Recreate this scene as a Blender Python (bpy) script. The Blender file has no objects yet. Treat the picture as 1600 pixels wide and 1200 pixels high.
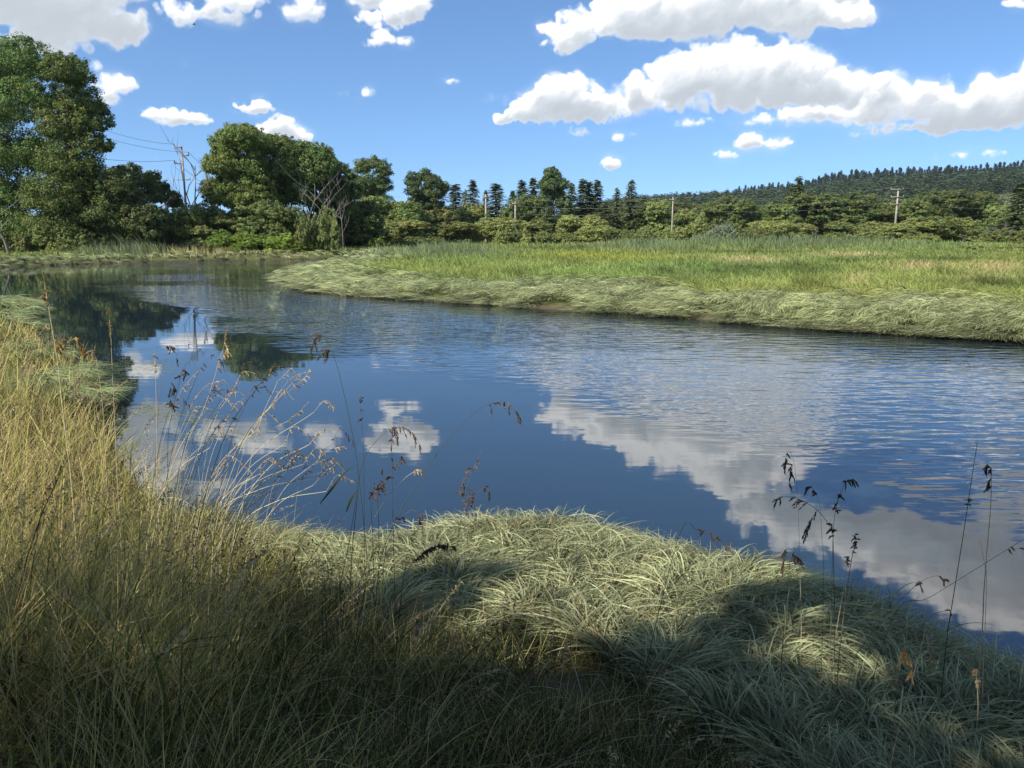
import bpy, math, random
import numpy as np
R = math.radians
rng = np.random.default_rng(7)
random.seed(7)
C = bpy.context.scene.collection
sc = bpy.context.scene

# ------------------------------------------------------------------ camera
CAMZ = 2.9
FPX = 1256.0
PITCH = R(10.73)
cam_d = bpy.data.cameras.new('camera')
cam_d.sensor_width = 36.0
cam_d.lens = FPX / 1600.0 * 36.0
cam_d.clip_start = 0.05
cam_d.clip_end = 12000
cam = bpy.data.objects.new('camera', cam_d)
C.objects.link(cam)
cam.location = (0, 0, CAMZ)
cam.rotation_euler = (R(90) - PITCH, 0, 0)
sc.camera = cam

CP, SP = math.cos(PITCH), math.sin(PITCH)

def ray(px, py):
    """direction (world) seen at a pixel of the 1600x1200 photograph"""
    a = (px - 800) / FPX
    b = (600 - py) / FPX
    return np.array([a, CP + b * SP, -SP + b * CP])

def on_plane(px, py, z=0.0):
    d = ray(px, py)
    t = (z - CAMZ) / d[2]
    return np.array([d[0] * t, d[1] * t, z])

def at(px, py, Y):
    d = ray(px, py)
    t = Y / d[1]
    return np.array([d[0] * t, Y, CAMZ + d[2] * t])

# ------------------------------------------------------------------ light and sky
SUN_EL, SUN_AZ = R(42), R(-132)        # azimuth measured from +Y towards +X
sun_vec = np.array([math.sin(SUN_AZ) * math.cos(SUN_EL), math.cos(SUN_AZ) * math.cos(SUN_EL), math.sin(SUN_EL)])
sd = bpy.data.lights.new('sun', 'SUN')
sd.energy = 5.0
sd.angle = R(0.53)
sd.color = (1.0, 0.94, 0.83)
so = bpy.data.objects.new('sun', sd)
C.objects.link(so)
so.location = (-30, -20, 40)
so.rotation_euler = (R(90) - SUN_EL, 0, -SUN_AZ + math.pi)
so.rotation_euler = (math.pi / 2 - SUN_EL, 0, math.atan2(sun_vec[0], -sun_vec[1]))

sc.view_settings.view_transform = 'Standard'
sc.view_settings.look = 'None'
sc.view_settings.exposure = 0.6
sc.view_settings.gamma = 1.0
sc.view_settings.use_curve_mapping = False

world = bpy.data.worlds.new('World')
sc.world = world
world.use_nodes = True
WT = world.node_tree
for n in list(WT.nodes):
    WT.nodes.remove(n)

def dir_azel(d):
    d = d / np.linalg.norm(d)
    return math.atan2(d[0], d[1]), math.asin(d[2])

def sky_pt(px, py):
    return dir_azel(ray(px, py))

def refl_pt(px, py):
    d = ray(px, py)
    d[2] = -d[2]
    return dir_azel(d)

# clouds of the day: direction and half sizes (read off the photograph, used as azimuth and elevation), weight
CLOUDS = [
 # one row per cloud: centre x, centre y, half width, half height, density
 [(40,2,165,42,1.05),(195,44,34,24,.85),(120,40,110,32,.9),(20,-60,190,60,1.2),(60,70,80,20,.75)],
 [(330,18,80,22,.62),(375,0,50,20,.62),(285,26,36,14,.5)],
 [(475,16,38,22,.5),(455,28,22,10,.35)],
 [(620,24,66,17,.8),(650,6,32,16,.75),(575,28,30,11,.55)],
 [(600,62,30,14,.55),(636,66,22,9,.45),(580,72,24,7,.35)],
 [(180,134,36,15,.62),(168,152,20,14,.5),(205,134,14,8,.4)],
 [(270,184,46,13,.85),(305,187,28,10,.65),(238,178,13,10,.5)],
 [(393,170,40,11,.8),(412,167,14,10,.6)],
 [(440,200,36,17,1.0),(466,209,24,13,.85),(418,204,20,14,.8)],
 [(572,145,17,11,.5),(535,148,13,8,.3),(705,129,18,6,.45)],
 [(235,98,36,8,.28),(288,103,14,7,.25),(150,103,20,10,.3)],
 [(875,155,72,36,1.2),(828,178,62,19,1.0),(930,172,56,26,1.0),(878,186,112,13,.95),(905,207,22,6,.5)],
 [(900,48,52,26,.9),(1000,34,84,38,1.1),(1120,16,135,52,1.25),(1250,22,100,40,1.1),(1330,26,40,22,.85),(878,72,36,11,.6)],
 [(1390,22,24,9,.28),(1420,18,16,8,.25)],
 [(998,150,40,34,.62)],[(1130,92,90,20,.75)],
 [(1370,146,50,26,.95),(1430,168,80,30,1.0),(1505,180,70,26,.95),(1570,168,70,36,1.1),(1630,150,70,44,1.1),(1290,184,120,16,.8),(1480,198,150,12,.8)],
 [(1060,132,60,38,1.0),(1130,112,80,44,1.2),(1225,118,84,42,1.15),(1305,148,70,28,1.0),(1170,156,150,24,1.0)],
 [(1080,192,44,8,.42),(1170,190,50,9,.4),(966,217,13,10,.42),(990,212,20,7,.28)],
 [(953,257,20,10,.8)],
 [(1172,221,30,12,.72),(1212,224,28,9,.65),(1135,241,26,8,.6)],
 [(1505,244,15,6,.5),(1552,241,26,6,.42),(1460,248,30,8,.3),(1596,5,26,8,.6)],
]
REFL = [  # clouds above the frame, known from their mirror image in the water
 [(960,668,120,26,1.0),(1060,700,130,40,1.2),(1160,735,100,44,1.25),(1190,690,110,50,1.1)],
 [(1270,820,150,44,.9),(1420,850,190,60,1.1),(1560,900,170,70,1.1),(1660,800,120,60,.9),(1200,790,70,26,.6)],
 [(1120,560,420,30,.4)],
 [(615,688,66,20,.8),(650,700,34,18,.7)],[(612,655,40,11,.5)],
 [(330,760,80,22,.4)],[(110,720,150,45,.6)],[(230,650,60,20,.4)],
 [(300,960,300,40,.8)],[(900,1150,300,60,.9)],[(1500,1180,300,60,.8)],
]
cl = []
for row in REFL:
    cl.append([(*refl_pt(cx, cy), rx / FPX, ry / FPX * .95, w) for cx, cy, rx, ry, w in row])
for row in CLOUDS:
    cl.append([(*sky_pt(cx, cy), rx / FPX * .96, ry / FPX * .98, w) for cx, cy, rx, ry, w in row])
# more of the same cumulus round the unseen sky, extra added to whiten ambient light
rc = random.Random(3)
back = []
for k in range(44):
    a = rc.uniform(1.15, 5.1)
    back.append((a if a < math.pi else a - 2 * math.pi, rc.uniform(.12, 1.25), rc.uniform(.12, .30), rc.uniform(.05, .12), 1.0))
back = [[b] for b in back]

def nd(T, t, **kw):
    n = T.nodes.new(t)
    for k, v in kw.items():
        setattr(n, k, v)
    return n

def vnoise(shape, cell, r, oct=5, gain=.5, aspect=1.0):
    """fractal value noise on a grid, about -1..1"""
    H, W = shape
    out = np.zeros(shape, np.float32); amp = 1.0; tot = 0
    yy = np.arange(H, dtype=np.float32)[:, None]; xx = np.arange(W, dtype=np.float32)[None, :]
    for o in range(oct):
        c = cell / 2 ** o
        if c < 1.2:
            break
        gy, gx = yy / c * aspect, xx / c
        iy, ix = gy.astype(int), gx.astype(int)
        g = r.random((iy.max() + 3, ix.max() + 3), dtype=np.float32) * 2 - 1
        fy, fx = gy - iy, gx - ix
        fy = fy * fy * fy * (fy * (fy * 6 - 15) + 10); fx = fx * fx * fx * (fx * (fx * 6 - 15) + 10)
        a = g[iy, ix] * (1 - fx) + g[iy, ix + 1] * fx
        b = g[iy + 1, ix] * (1 - fx) + g[iy + 1, ix + 1] * fx
        out += amp * (a * (1 - fy) + b * fy); tot += amp; amp *= gain
    return out / tot * 1.6

def blur(a, n, axis):
    """box blur of half width n along one axis"""
    p = [(0, 0), (0, 0)]; p[axis] = (n + 1, n)
    c = np.cumsum(np.pad(a, p, mode='edge'), axis=axis, dtype=np.float64)
    if axis == 0:
        return ((c[2 * n + 1:] - c[:-2 * n - 1]) / (2 * n + 1)).astype(np.float32)
    return ((c[:, 2 * n + 1:] - c[:, :-2 * n - 1]) / (2 * n + 1)).astype(np.float32)

def soft(a, n):
    for _ in range(2):
        a = blur(blur(a, n, 0), n, 1)
    return a

def bilin(a, y, x):
    H, W = a.shape
    y = np.clip(y, 0, H - 1.01); x = np.clip(x, 0, W - 1.01)
    iy, ix = y.astype(int), x.astype(int); fy, fx = y - iy, x - ix
    return (a[iy, ix] * (1 - fx) + a[iy, ix + 1] * fx) * (1 - fy) + (a[iy + 1, ix] * (1 - fx) + a[iy + 1, ix + 1] * fx) * fy

def cloud_map(name, rows, a0, a1, e0, e1, W, H, seed):
    """cumulus made of many puffs, each cloud lit from the sun's direction, as an image over azimuth x elevation"""
    r = np.random.default_rng(seed)
    K = W / (a1 - a0)                              # pixels per radian
    full = np.zeros((H, W, 4), np.float32)
    for row in rows:
        m = .03
        x0 = int(max(0, (min(i[0] - i[2] for i in row) - m - a0) * K)); x1 = int(min(W, (max(i[0] + i[2] for i in row) + m - a0) * K))
        y0 = int(max(0, (min(i[1] - i[3] for i in row) - m - e0) * K)); y1 = int(min(H, (max(i[1] + i[3] for i in row) + m - e0) * K))
        if x1 - x0 < 16 or y1 - y0 < 16:
            continue
        c = one_cloud(row, a0 + x0 / K, e0 + y0 / K, K, x1 - x0, y1 - y0, r)
        f = full[y0:y1, x0:x1]; a = c[..., 3:4]
        ao = a + f[..., 3:4] * (1 - a)
        f[..., :3] = (c[..., :3] * a + f[..., :3] * f[..., 3:4] * (1 - a)) / np.maximum(ao, 1e-4)
        f[..., 3:4] = ao
    # colour spreads into the clear pixels so that edges do not darken
    full[..., :3] = np.where(full[..., 3:4] < .004, .95, full[..., :3])
    im = bpy.data.images.new(name, W, H, alpha=True, float_buffer=True)
    im.colorspace_settings.name = 'Non-Color'
    im.alpha_mode = 'CHANNEL_PACKED'
    im.pixels.foreach_set(full.ravel())
    im.update()
    im.pack()
    return im

def one_cloud(items, a0, e0, K, W, H, r):
    Hh = np.full((H, W), -1e3, np.float32)         # relief towards the viewer
    T = np.zeros((H, W), np.float32)               # thickness
    def puff(cx, cy, rad, z, dens):
        x0, x1 = int(max(0, cx - rad)), int(min(W, cx + rad + 2)); y0, y1 = int(max(0, cy - rad)), int(min(H, cy + rad + 2))
        if x1 <= x0 or y1 <= y0:
            return
        d2 = ((np.arange(x0, x1) - cx) ** 2)[None, :] + ((np.arange(y0, y1) - cy) ** 2)[:, None]
        q = rad * rad - d2
        m = q > 0
        s = np.sqrt(np.where(m, q, 0)).astype(np.float32)
        Hs = Hh[y0:y1, x0:x1]
        np.maximum(Hs, np.where(m, s + z, -1e3), out=Hs)
        T[y0:y1, x0:x1] += s * dens
    for (a, e, rx, ry, w) in items:
        cx, cy, rxp, ryp = (a - a0) * K, (e - e0) * K, rx * K, ry * K
        dens = min(1.0, max(.05, (w - .2) / .6)) ** 1.6
        n = int(22 + 10 * rxp / ryp + rxp / 5)
        for i in range(n):
            t = r.uniform(0, 2 * math.pi); q = math.sqrt(r.uniform(0, 1))
            px, py = q * math.cos(t), q * math.sin(t)
            if py < 0:
                py *= .55                          # flat base
            rad = ryp * r.uniform(.22, .52) * (1.15 - .55 * abs(px))
            x, y = cx + px * rxp * .86, cy + py * ryp * .78
            z = r.uniform(-.3, .3) * ryp - q * ryp * .4
            puff(x, y, rad, z, dens / ryp)
            for k in range(5):                     # cauliflower knobs on its upper side
                u = r.uniform(-.3, math.pi + .3); r2 = rad * r.uniform(.22, .45)
                puff(x + math.cos(u) * rad * .8, y + math.sin(u) * rad * .8, r2, z + rad * r.uniform(-.1, .5), dens * .8 / ryp)
    yy, xx = np.mgrid[0:H, 0:W].astype(np.float32)
    wx = vnoise((H, W), .030 * K, r, 6, .55); wy = vnoise((H, W), .030 * K, r, 6, .55)
    amp = .0088 * K * float(np.clip(max(i[3] for i in items) / .028, .28, 1))
    T = bilin(T, yy + wy * amp * .8, xx + wx * amp)
    Tv = soft(T, max(2, int(.0055 * K)))
    Hh = np.where(Hh < -500, -.02 * K, Hh)
    Hh = bilin(soft(Hh, max(1, int(.0012 * K))), yy + wy * amp * .8, xx + wx * amp)
    fn = vnoise((H, W), .022 * K, r, 6, .6, 1.2)
    T = soft(T, max(1, int(.0011 * K)))
    T = T + fn * .55 * np.minimum(1, T * 1.6) - .03
    alpha = 1 - np.exp(-np.clip(T, 0, 9) * 1.75); alpha = np.clip(alpha * 1.06, 0, 1); alpha = alpha * alpha * (3 - 2 * alpha)
    wisp = vnoise((H, W), .05 * K, r, 7, .62, 1.7)
    veil = np.clip(Tv * .8, 0, 1) * np.clip(wisp * 1.5 + .30, 0, 1) * .50
    alpha = 1 - (1 - alpha) * (1 - veil)
    f2 = vnoise((H, W), .03 * K, r, 5, .42, 1.15)
    relief = .55 * soft(Hh, max(1, int(.0016 * K))) + .75 * soft(Hh, max(1, int(.005 * K))) + f2 * .0065 * K
    gy, gx = np.gradient(relief)
    gy *= .62; gx *= .62
    nz = 1 / np.sqrt(1 + gx * gx + gy * gy)
    s = np.array([-.60, .62, .50])
    lam = np.clip((-gx * s[0] - gy * s[1] + s[2]) * nz, -.1, 1)
    # cloud between this point and the light: thickness gathered upwards
    Tb = soft(np.clip(T, 0, 2.2), max(1, int(.003 * K)))
    occ = np.zeros_like(T)
    for k, wgt in ((.006, .35), (.012, .45), (.022, .6), (.036, .5)):
        sh = int(k * K); s2 = int(.35 * k * K)
        q = np.zeros_like(T); q[:H - sh, s2:] = Tb[sh:, :W - s2]
        occ += wgt * q
    shade = np.exp(-occ * .62)
    thin = np.exp(-np.clip(T, 0, 3) * 1.3)
    # flat grey base: little light reaches the underside of a thick cloud
    ys = np.arange(H, dtype=np.float32)[:, None]
    wgt = np.clip(T, 0, 1).sum(0) + 1e-3
    mean = soft((np.clip(T, 0, 1) * ys).sum(0)[None, :].repeat(2, 0), max(2, int(.008 * K)))[0] / soft(wgt[None, :].repeat(2, 0), max(2, int(.008 * K)))[0]
    half = max(3.0, max(i[3] for i in items) * K)
    up = np.clip((ys - mean[None, :]) / half + .62 + f2 * .35, 0, 1)
    up = up * up * (3 - 2 * up)
    thick = np.clip(T / 1.2, 0, 1)
    sunp = (.40 + .60 * np.clip(lam, 0, 1) ** .8) * (.12 + .88 * shade) * (1 - thick * (1 - up) * .75) + thin * .16
    lum = .50 + .90 * sunp
    lum = np.clip(lum, .3, 1.12)
    dark = np.clip((.98 - lum) / .42, 0, 1)
    col = np.ones((H, W, 4), np.float32)
    col[..., 0] = lum * (1 - .13 * dark); col[..., 1] = lum * (1 - .05 * dark); col[..., 2] = lum * (1 + .04 * dark)
    col[..., 3] = alpha
    return col

SKY_TINT = (.93, 1.13, 1.28)
CLOUD_K = .84
BG = 0.10

def build_world():
    T = WT; L = T.links.new
    out = nd(T, 'ShaderNodeOutputWorld'); bg = nd(T, 'ShaderNodeBackground')
    L(bg.outputs[0], out.inputs[0])
    tc = nd(T, 'ShaderNodeTexCoord')
    sky = nd(T, 'ShaderNodeTexSky', sky_type='NISHITA')
    sky.sun_disc = False
    sky.sun_elevation = SUN_EL
    sky.sun_rotation = SUN_AZ
    sky.altitude = 0; sky.air_density = 1.0; sky.dust_density = .2; sky.ozone_density = 3.0
    up = nd(T, 'ShaderNodeVectorMath', operation='MULTIPLY_ADD'); L(tc.outputs['Generated'], up.inputs[0])
    up.inputs[1].default_value = (1, 1, 1.2); up.inputs[2].default_value = (0, 0, .115)
    un = nd(T, 'ShaderNodeVectorMath', operation='NORMALIZE'); L(up.outputs[0], un.inputs[0]); L(un.outputs[0], sky.inputs[0])
    tint = nd(T, 'ShaderNodeVectorMath', operation='MULTIPLY'); L(sky.outputs[0], tint.inputs[0]); tint.inputs[1].default_value = SKY_TINT
    sp = nd(T, 'ShaderNodeSeparateXYZ'); L(tc.outputs['Generated'], sp.inputs[0])
    az = nd(T, 'ShaderNodeMath', operation='ARCTAN2'); L(sp.outputs[0], az.inputs[0]); L(sp.outputs[1], az.inputs[1])
    el = nd(T, 'ShaderNodeMath', operation='ARCSINE'); L(sp.outputs[2], el.inputs[0])
    P = nd(T, 'ShaderNodeCombineXYZ'); L(az.outputs[0], P.inputs[0]); L(el.outputs[0], P.inputs[1])
    prev = tint.outputs[0]
    maps = [('cloud_map_all_round', back, -math.pi, math.pi, 0.0, 1.4, 1024, 228, 5),
            ('cloud_map_ahead', cl, -.80, .80, 0.0, .625, 2560, 1000, 11)]
    for (nm, items, a0, a1, e0, e1, W, H, seed) in maps:
        im = cloud_map(nm, items, a0, a1, e0, e1, W, H, seed)
        m = nd(T, 'ShaderNodeVectorMath', operation='MULTIPLY_ADD'); L(P.outputs[0], m.inputs[0])
        m.inputs[1].default_value = (1 / (a1 - a0), 1 / (e1 - e0), 0); m.inputs[2].default_value = (-a0 / (a1 - a0), -e0 / (e1 - e0), 0)
        it = nd(T, 'ShaderNodeTexImage'); it.image = im; it.extension = 'CLIP'; it.interpolation = 'Linear'
        L(m.outputs[0], it.inputs['Vector'])
        k = nd(T, 'ShaderNodeVectorMath', operation='SCALE'); L(it.outputs['Color'], k.inputs[0]); k.inputs['Scale'].default_value = CLOUD_K / BG
        mx = nd(T, 'ShaderNodeMix', data_type='RGBA')
        L(it.outputs['Alpha'], mx.inputs['Factor']); L(prev, mx.inputs['A']); L(k.outputs[0], mx.inputs['B'])
        prev = mx.outputs['Result']
    L(prev, bg.inputs['Color'])
    bg.inputs['Strength'].default_value = BG
build_world()
world.cycles.sampling_method = 'MANUAL'
world.cycles.sample_map_resolution = 1024
sc.cycles.max_bounces = 6
sc.cycles.diffuse_bounces = 3
sc.cycles.glossy_bounces = 3
sc.cycles.transmission_bounces = 3
sc.cycles.transparent_max_bounces = 6
sc.cycles.caustics_reflective = False
sc.cycles.caustics_refractive = False
sc.cycles.sample_clamp_indirect = 6

# ------------------------------------------------------------------ helpers
def tag(o, label=None, cat=None, group=None, kind=None):
    if label: o['label'] = label
    if cat: o['category'] = cat
    if group: o['group'] = group
    if kind: o['kind'] = kind
    return o

def mesh_np(name, V, F, mat=None, col=None, smooth=False, parent=None, fcol=None):
    """one mesh object from numpy arrays; F is (n,3) or (n,4) or a list of such arrays; col per vertex"""
    me = bpy.data.meshes.new(name)
    Fs = F if isinstance(F, list) else [F]
    Fs = [np.asarray(f, np.int32) for f in Fs if len(f)]
    me.vertices.add(len(V)); me.vertices.foreach_set('co', np.asarray(V, np.float32).ravel())
    loops = np.concatenate([f.ravel() for f in Fs]); tot = np.concatenate([np.full(len(f), f.shape[1], np.int32) for f in Fs])
    me.loops.add(len(loops)); me.loops.foreach_set('vertex_index', loops)
    me.polygons.add(len(tot)); me.polygons.foreach_set('loop_start', np.concatenate([[0], np.cumsum(tot)[:-1]]).astype(np.int32))
    me.polygons.foreach_set('loop_total', tot)
    if smooth:
        me.polygons.foreach_set('use_smooth', np.ones(len(tot), bool))
    if col is not None:
        a = me.attributes.new('col', 'FLOAT_COLOR', 'POINT')
        c = np.ones((len(V), 4), np.float32); c[:, :3] = col
        a.data.foreach_set('color', c.ravel())
    me.update(calc_edges=True)
    if mat: me.materials.append(mat)
    o = bpy.data.objects.new(name, me)
    C.objects.link(o)
    if parent: o.parent = parent
    return o

def empty(name, loc, rz=0.0):
    o = bpy.data.objects.new(name, None); C.objects.link(o)
    o.location = [float(v) for v in loc]; o.rotation_euler = (0, 0, rz); o.empty_display_size = .3
    return o

def norm(v):
    return v / np.maximum(np.linalg.norm(v, axis=-1, keepdims=True), 1e-9)

def leafmat(name, tr=.35, rough=.6, spec=.25, vary=.2, attr=True, color=None, spots=True):
    m = bpy.data.materials.new(name); m.use_nodes = True
    T = m.node_tree; L = T.links.new
    for n in list(T.nodes): T.nodes.remove(n)
    out = nd(T, 'ShaderNodeOutputMaterial')
    pb = nd(T, 'ShaderNodeBsdfPrincipled'); pb.inputs['Roughness'].default_value = rough; pb.inputs['Specular IOR Level'].default_value = spec
    tl = nd(T, 'ShaderNodeBsdfTranslucent')
    mx = nd(T, 'ShaderNodeMixShader'); mx.inputs[0].default_value = tr
    L(pb.outputs[0], mx.inputs[1]); L(tl.outputs[0], mx.inputs[2]); L(mx.outputs[0], out.inputs[0])
    if color is None:
        at_ = nd(T, 'ShaderNodeAttribute'); at_.attribute_name = 'col'; src = at_.outputs['Color']
    else:
        c = nd(T, 'ShaderNodeRGB'); c.outputs[0].default_value = (*color, 1); src = c.outputs[0]
    oi = nd(T, 'ShaderNodeObjectInfo')
    hs = nd(T, 'ShaderNodeHueSaturation')
    h = nd(T, 'ShaderNodeMapRange'); L(oi.outputs['Random'], h.inputs[0]); h.inputs[3].default_value = .5 - vary * .05; h.inputs[4].default_value = .5 + vary * .05
    v = nd(T, 'ShaderNodeMath', operation='MULTIPLY'); L(oi.outputs['Random'], v.inputs[0]); v.inputs[1].default_value = 7.31
    fr = nd(T, 'ShaderNodeMath', operation='FRACT'); L(v.outputs[0], fr.inputs[0])
    v2 = nd(T, 'ShaderNodeMapRange'); L(fr.outputs[0], v2.inputs[0]); v2.inputs[3].default_value = 1 - vary * 1.2; v2.inputs[4].default_value = 1 + vary * 1.6
    L(h.outputs[0], hs.inputs['Hue']); L(v2.outputs[0], hs.inputs['Value']); L(src, hs.inputs['Color'])
    src = hs.outputs[0]
    if spots:
        g = nd(T, 'ShaderNodeNewGeometry'); no = nd(T, 'ShaderNodeTexNoise'); no.inputs['Scale'].default_value = 1.7; no.inputs['Detail'].default_value = 3
        L(g.outputs['Position'], no.inputs['Vector'])
        mr = nd(T, 'ShaderNodeMapRange'); L(no.outputs[0], mr.inputs[0]); mr.inputs[1].default_value = .3; mr.inputs[2].default_value = .7; mr.inputs[3].default_value = .82; mr.inputs[4].default_value = 1.2
        sc_ = nd(T, 'ShaderNodeVectorMath', operation='SCALE'); L(src, sc_.inputs[0]); L(mr.outputs[0], sc_.inputs['Scale'])
        src = sc_.outputs[0]
    L(src, pb.inputs['Base Color']); L(src, tl.inputs['Color'])
    return m

def barkmat(name, c1, c2, scale=6, rough=.9):
    m = bpy.data.materials.new(name); m.use_nodes = True
    T = m.node_tree; L = T.links.new; pb = T.nodes['Principled BSDF']; pb.inputs['Roughness'].default_value = rough
    pb.inputs['Specular IOR Level'].default_value = .2
    tc = nd(T, 'ShaderNodeTexCoord'); mp = nd(T, 'ShaderNodeMapping'); mp.inputs['Scale'].default_value = (1, 1, .18)
    no = nd(T, 'ShaderNodeTexNoise'); no.inputs['Scale'].default_value = scale; no.inputs['Detail'].default_value = 6; no.inputs['Roughness'].default_value = .65
    L(tc.outputs['Object'], mp.inputs[0]); L(mp.outputs[0], no.inputs['Vector'])
    r = nd(T, 'ShaderNodeValToRGB'); r.color_ramp.elements[0].position = .35; r.color_ramp.elements[0].color = (*c1, 1)
    r.color_ramp.elements[1].position = .65; r.color_ramp.elements[1].color = (*c2, 1)
    L(no.outputs[0], r.inputs[0]); L(r.outputs[0], pb.inputs['Base Color'])
    bp = nd(T, 'ShaderNodeBump'); bp.inputs['Strength'].default_value = .5; bp.inputs['Distance'].default_value = .02
    L(no.outputs[0], bp.inputs['Height']); L(bp.outputs[0], pb.inputs['Normal'])
    return m

M = {}
M['leaf'] = leafmat('tree_leaves', .30, .55, .22, vary=.19)
M['needle'] = leafmat('conifer_needles', .12, .6, .25)
M['grass'] = leafmat('marsh_grass', .32, .55, .16, vary=0.0)
M['bank'] = leafmat('bank_grass', .35, .55, .16, vary=0.0)
M['bark'] = barkmat('bark_brown', (.045, .035, .026), (.13, .11, .085))
M['pale_bark'] = barkmat('bark_pale', (.16, .145, .12), (.42, .40, .36), 4)
M['dead'] = barkmat('dead_wood', (.12, .11, .095), (.30, .28, .25), 5)
M['pole'] = barkmat('weathered_pole', (.20, .17, .14), (.40, .36, .31), 3)

# ------------------------------------------------------------------ shoreline and terrain
NEAR = [(-900,452),(-300,458),(0,468),(40,474),(58,486),(40,500),(25,512),(50,530),(95,560),(150,592),(168,622),(160,650),(175,690),(215,760),(300,830),(400,872),(500,888),(600,884),(700,872),(800,866),(900,872),(1000,888),(1100,910),(1200,940),(1320,982),(1420,1025),(1520,1070),(1620,1115),(1900,1230),(2600,1500)]
FAR = [(3000,640),(2200,575),(1800,546),(1600,533),(1400,522),(1200,508),(1000,492),(800,479),(640,468),(560,463),(500,457),(472,450),(452,443),(438,436),(462,428),(500,420),(560,410),(600,405),(560,403),(480,405),(360,406),(240,409),(150,412),(60,415),(0,418),(-300,424),(-900,430)]
WPOLY = np.array([on_plane(*p)[:2] for p in NEAR + FAR])
NN = len(NEAR)

def shore_dist(x, y):
    """signed distance to the water's edge (positive on land) and whether the near bank is the closer one"""
    x = np.asarray(x, float).ravel(); y = np.asarray(y, float).ravel()
    best = np.full(x.shape, 1e9); near = np.zeros(x.shape, bool); inside = np.zeros(x.shape, bool)
    n = len(WPOLY)
    for i in range(n):
        ax, ay = WPOLY[i]; bx, by = WPOLY[(i + 1) % n]
        dx, dy = bx - ax, by - ay
        t = np.clip(((x - ax) * dx + (y - ay) * dy) / (dx * dx + dy * dy + 1e-12), 0, 1)
        d = np.hypot(x - ax - t * dx, y - ay - t * dy)
        m = d < best
        best = np.where(m, d, best); near = np.where(m, i < NN - 1, near)
        c = ((ay > y) != (by > y)) & (x < (bx - ax) * (y - ay) / (by - ay + 1e-12) + ax)
        inside ^= c
    return np.where(inside, -best, best), near

def sstep(a, b, x):
    t = np.clip((x - a) / (b - a), 0, 1)
    return t * t * (3 - 2 * t)

def bumps(x, y, s, k=0):
    return (np.sin(x * 1.3 / s + 1.7 + k) * np.cos(y * 1.1 / s - .6 + k) + .6 * np.sin(x * 2.7 / s - y * 1.9 / s + k * 2) + .4 * np.cos(x * 4.9 / s + y * 5.3 / s + 2 + k)) / 2

RU = [-3, -1, -.1, .05, .16, .25, .36, .40, .50, .64, .9, 1.6, 3]
RZ = [10, 10, 8, 18, 29, 33, 38, 44, 51, 60, 66, 60, 50]
def ground(x, y):
    sh = np.shape(x)
    x = np.asarray(x, float).ravel(); y = np.asarray(y, float).ravel()
    s, near = shore_dist(x, y)
    sp = np.maximum(s, 0)
    close = sstep(45, 20, y) * near
    hn = .20 * (1 - np.exp(-sp / .25)) + .09 * sp
    steep = .22 * np.maximum(0, sp - 2.1) + .16 * sstep(2, 5, sp)
    hn = np.minimum(hn + steep, 1.22 + .1 * np.tanh((sp - 6) / 8))
    hn += .07 * bumps(x, y, 1.1) * sstep(0, .8, sp)
    hf = .22 * (1 - np.exp(-sp / .5)) + .34 * sstep(1, 14, sp) + .10 * bumps(x, y, 6, 2) * sstep(.5, 5, sp)
    h = np.where(s > 0, hn * close + hf * (1 - close), -1.2 * (1 - np.exp(s / 1.2)))
    u = x / np.maximum(y, 1)
    hill = np.interp(u, RU, RZ)
    far = sstep(430, 1000, y)
    h = h + far * hill * (1 + .05 * bumps(x, y, 90, 1)) + sstep(200, 430, y) * .8 * np.clip(u * 5, 0, 3)
    h = h - sstep(1300, 3500, y) * hill * 0.8
    return h.reshape(sh)

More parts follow.
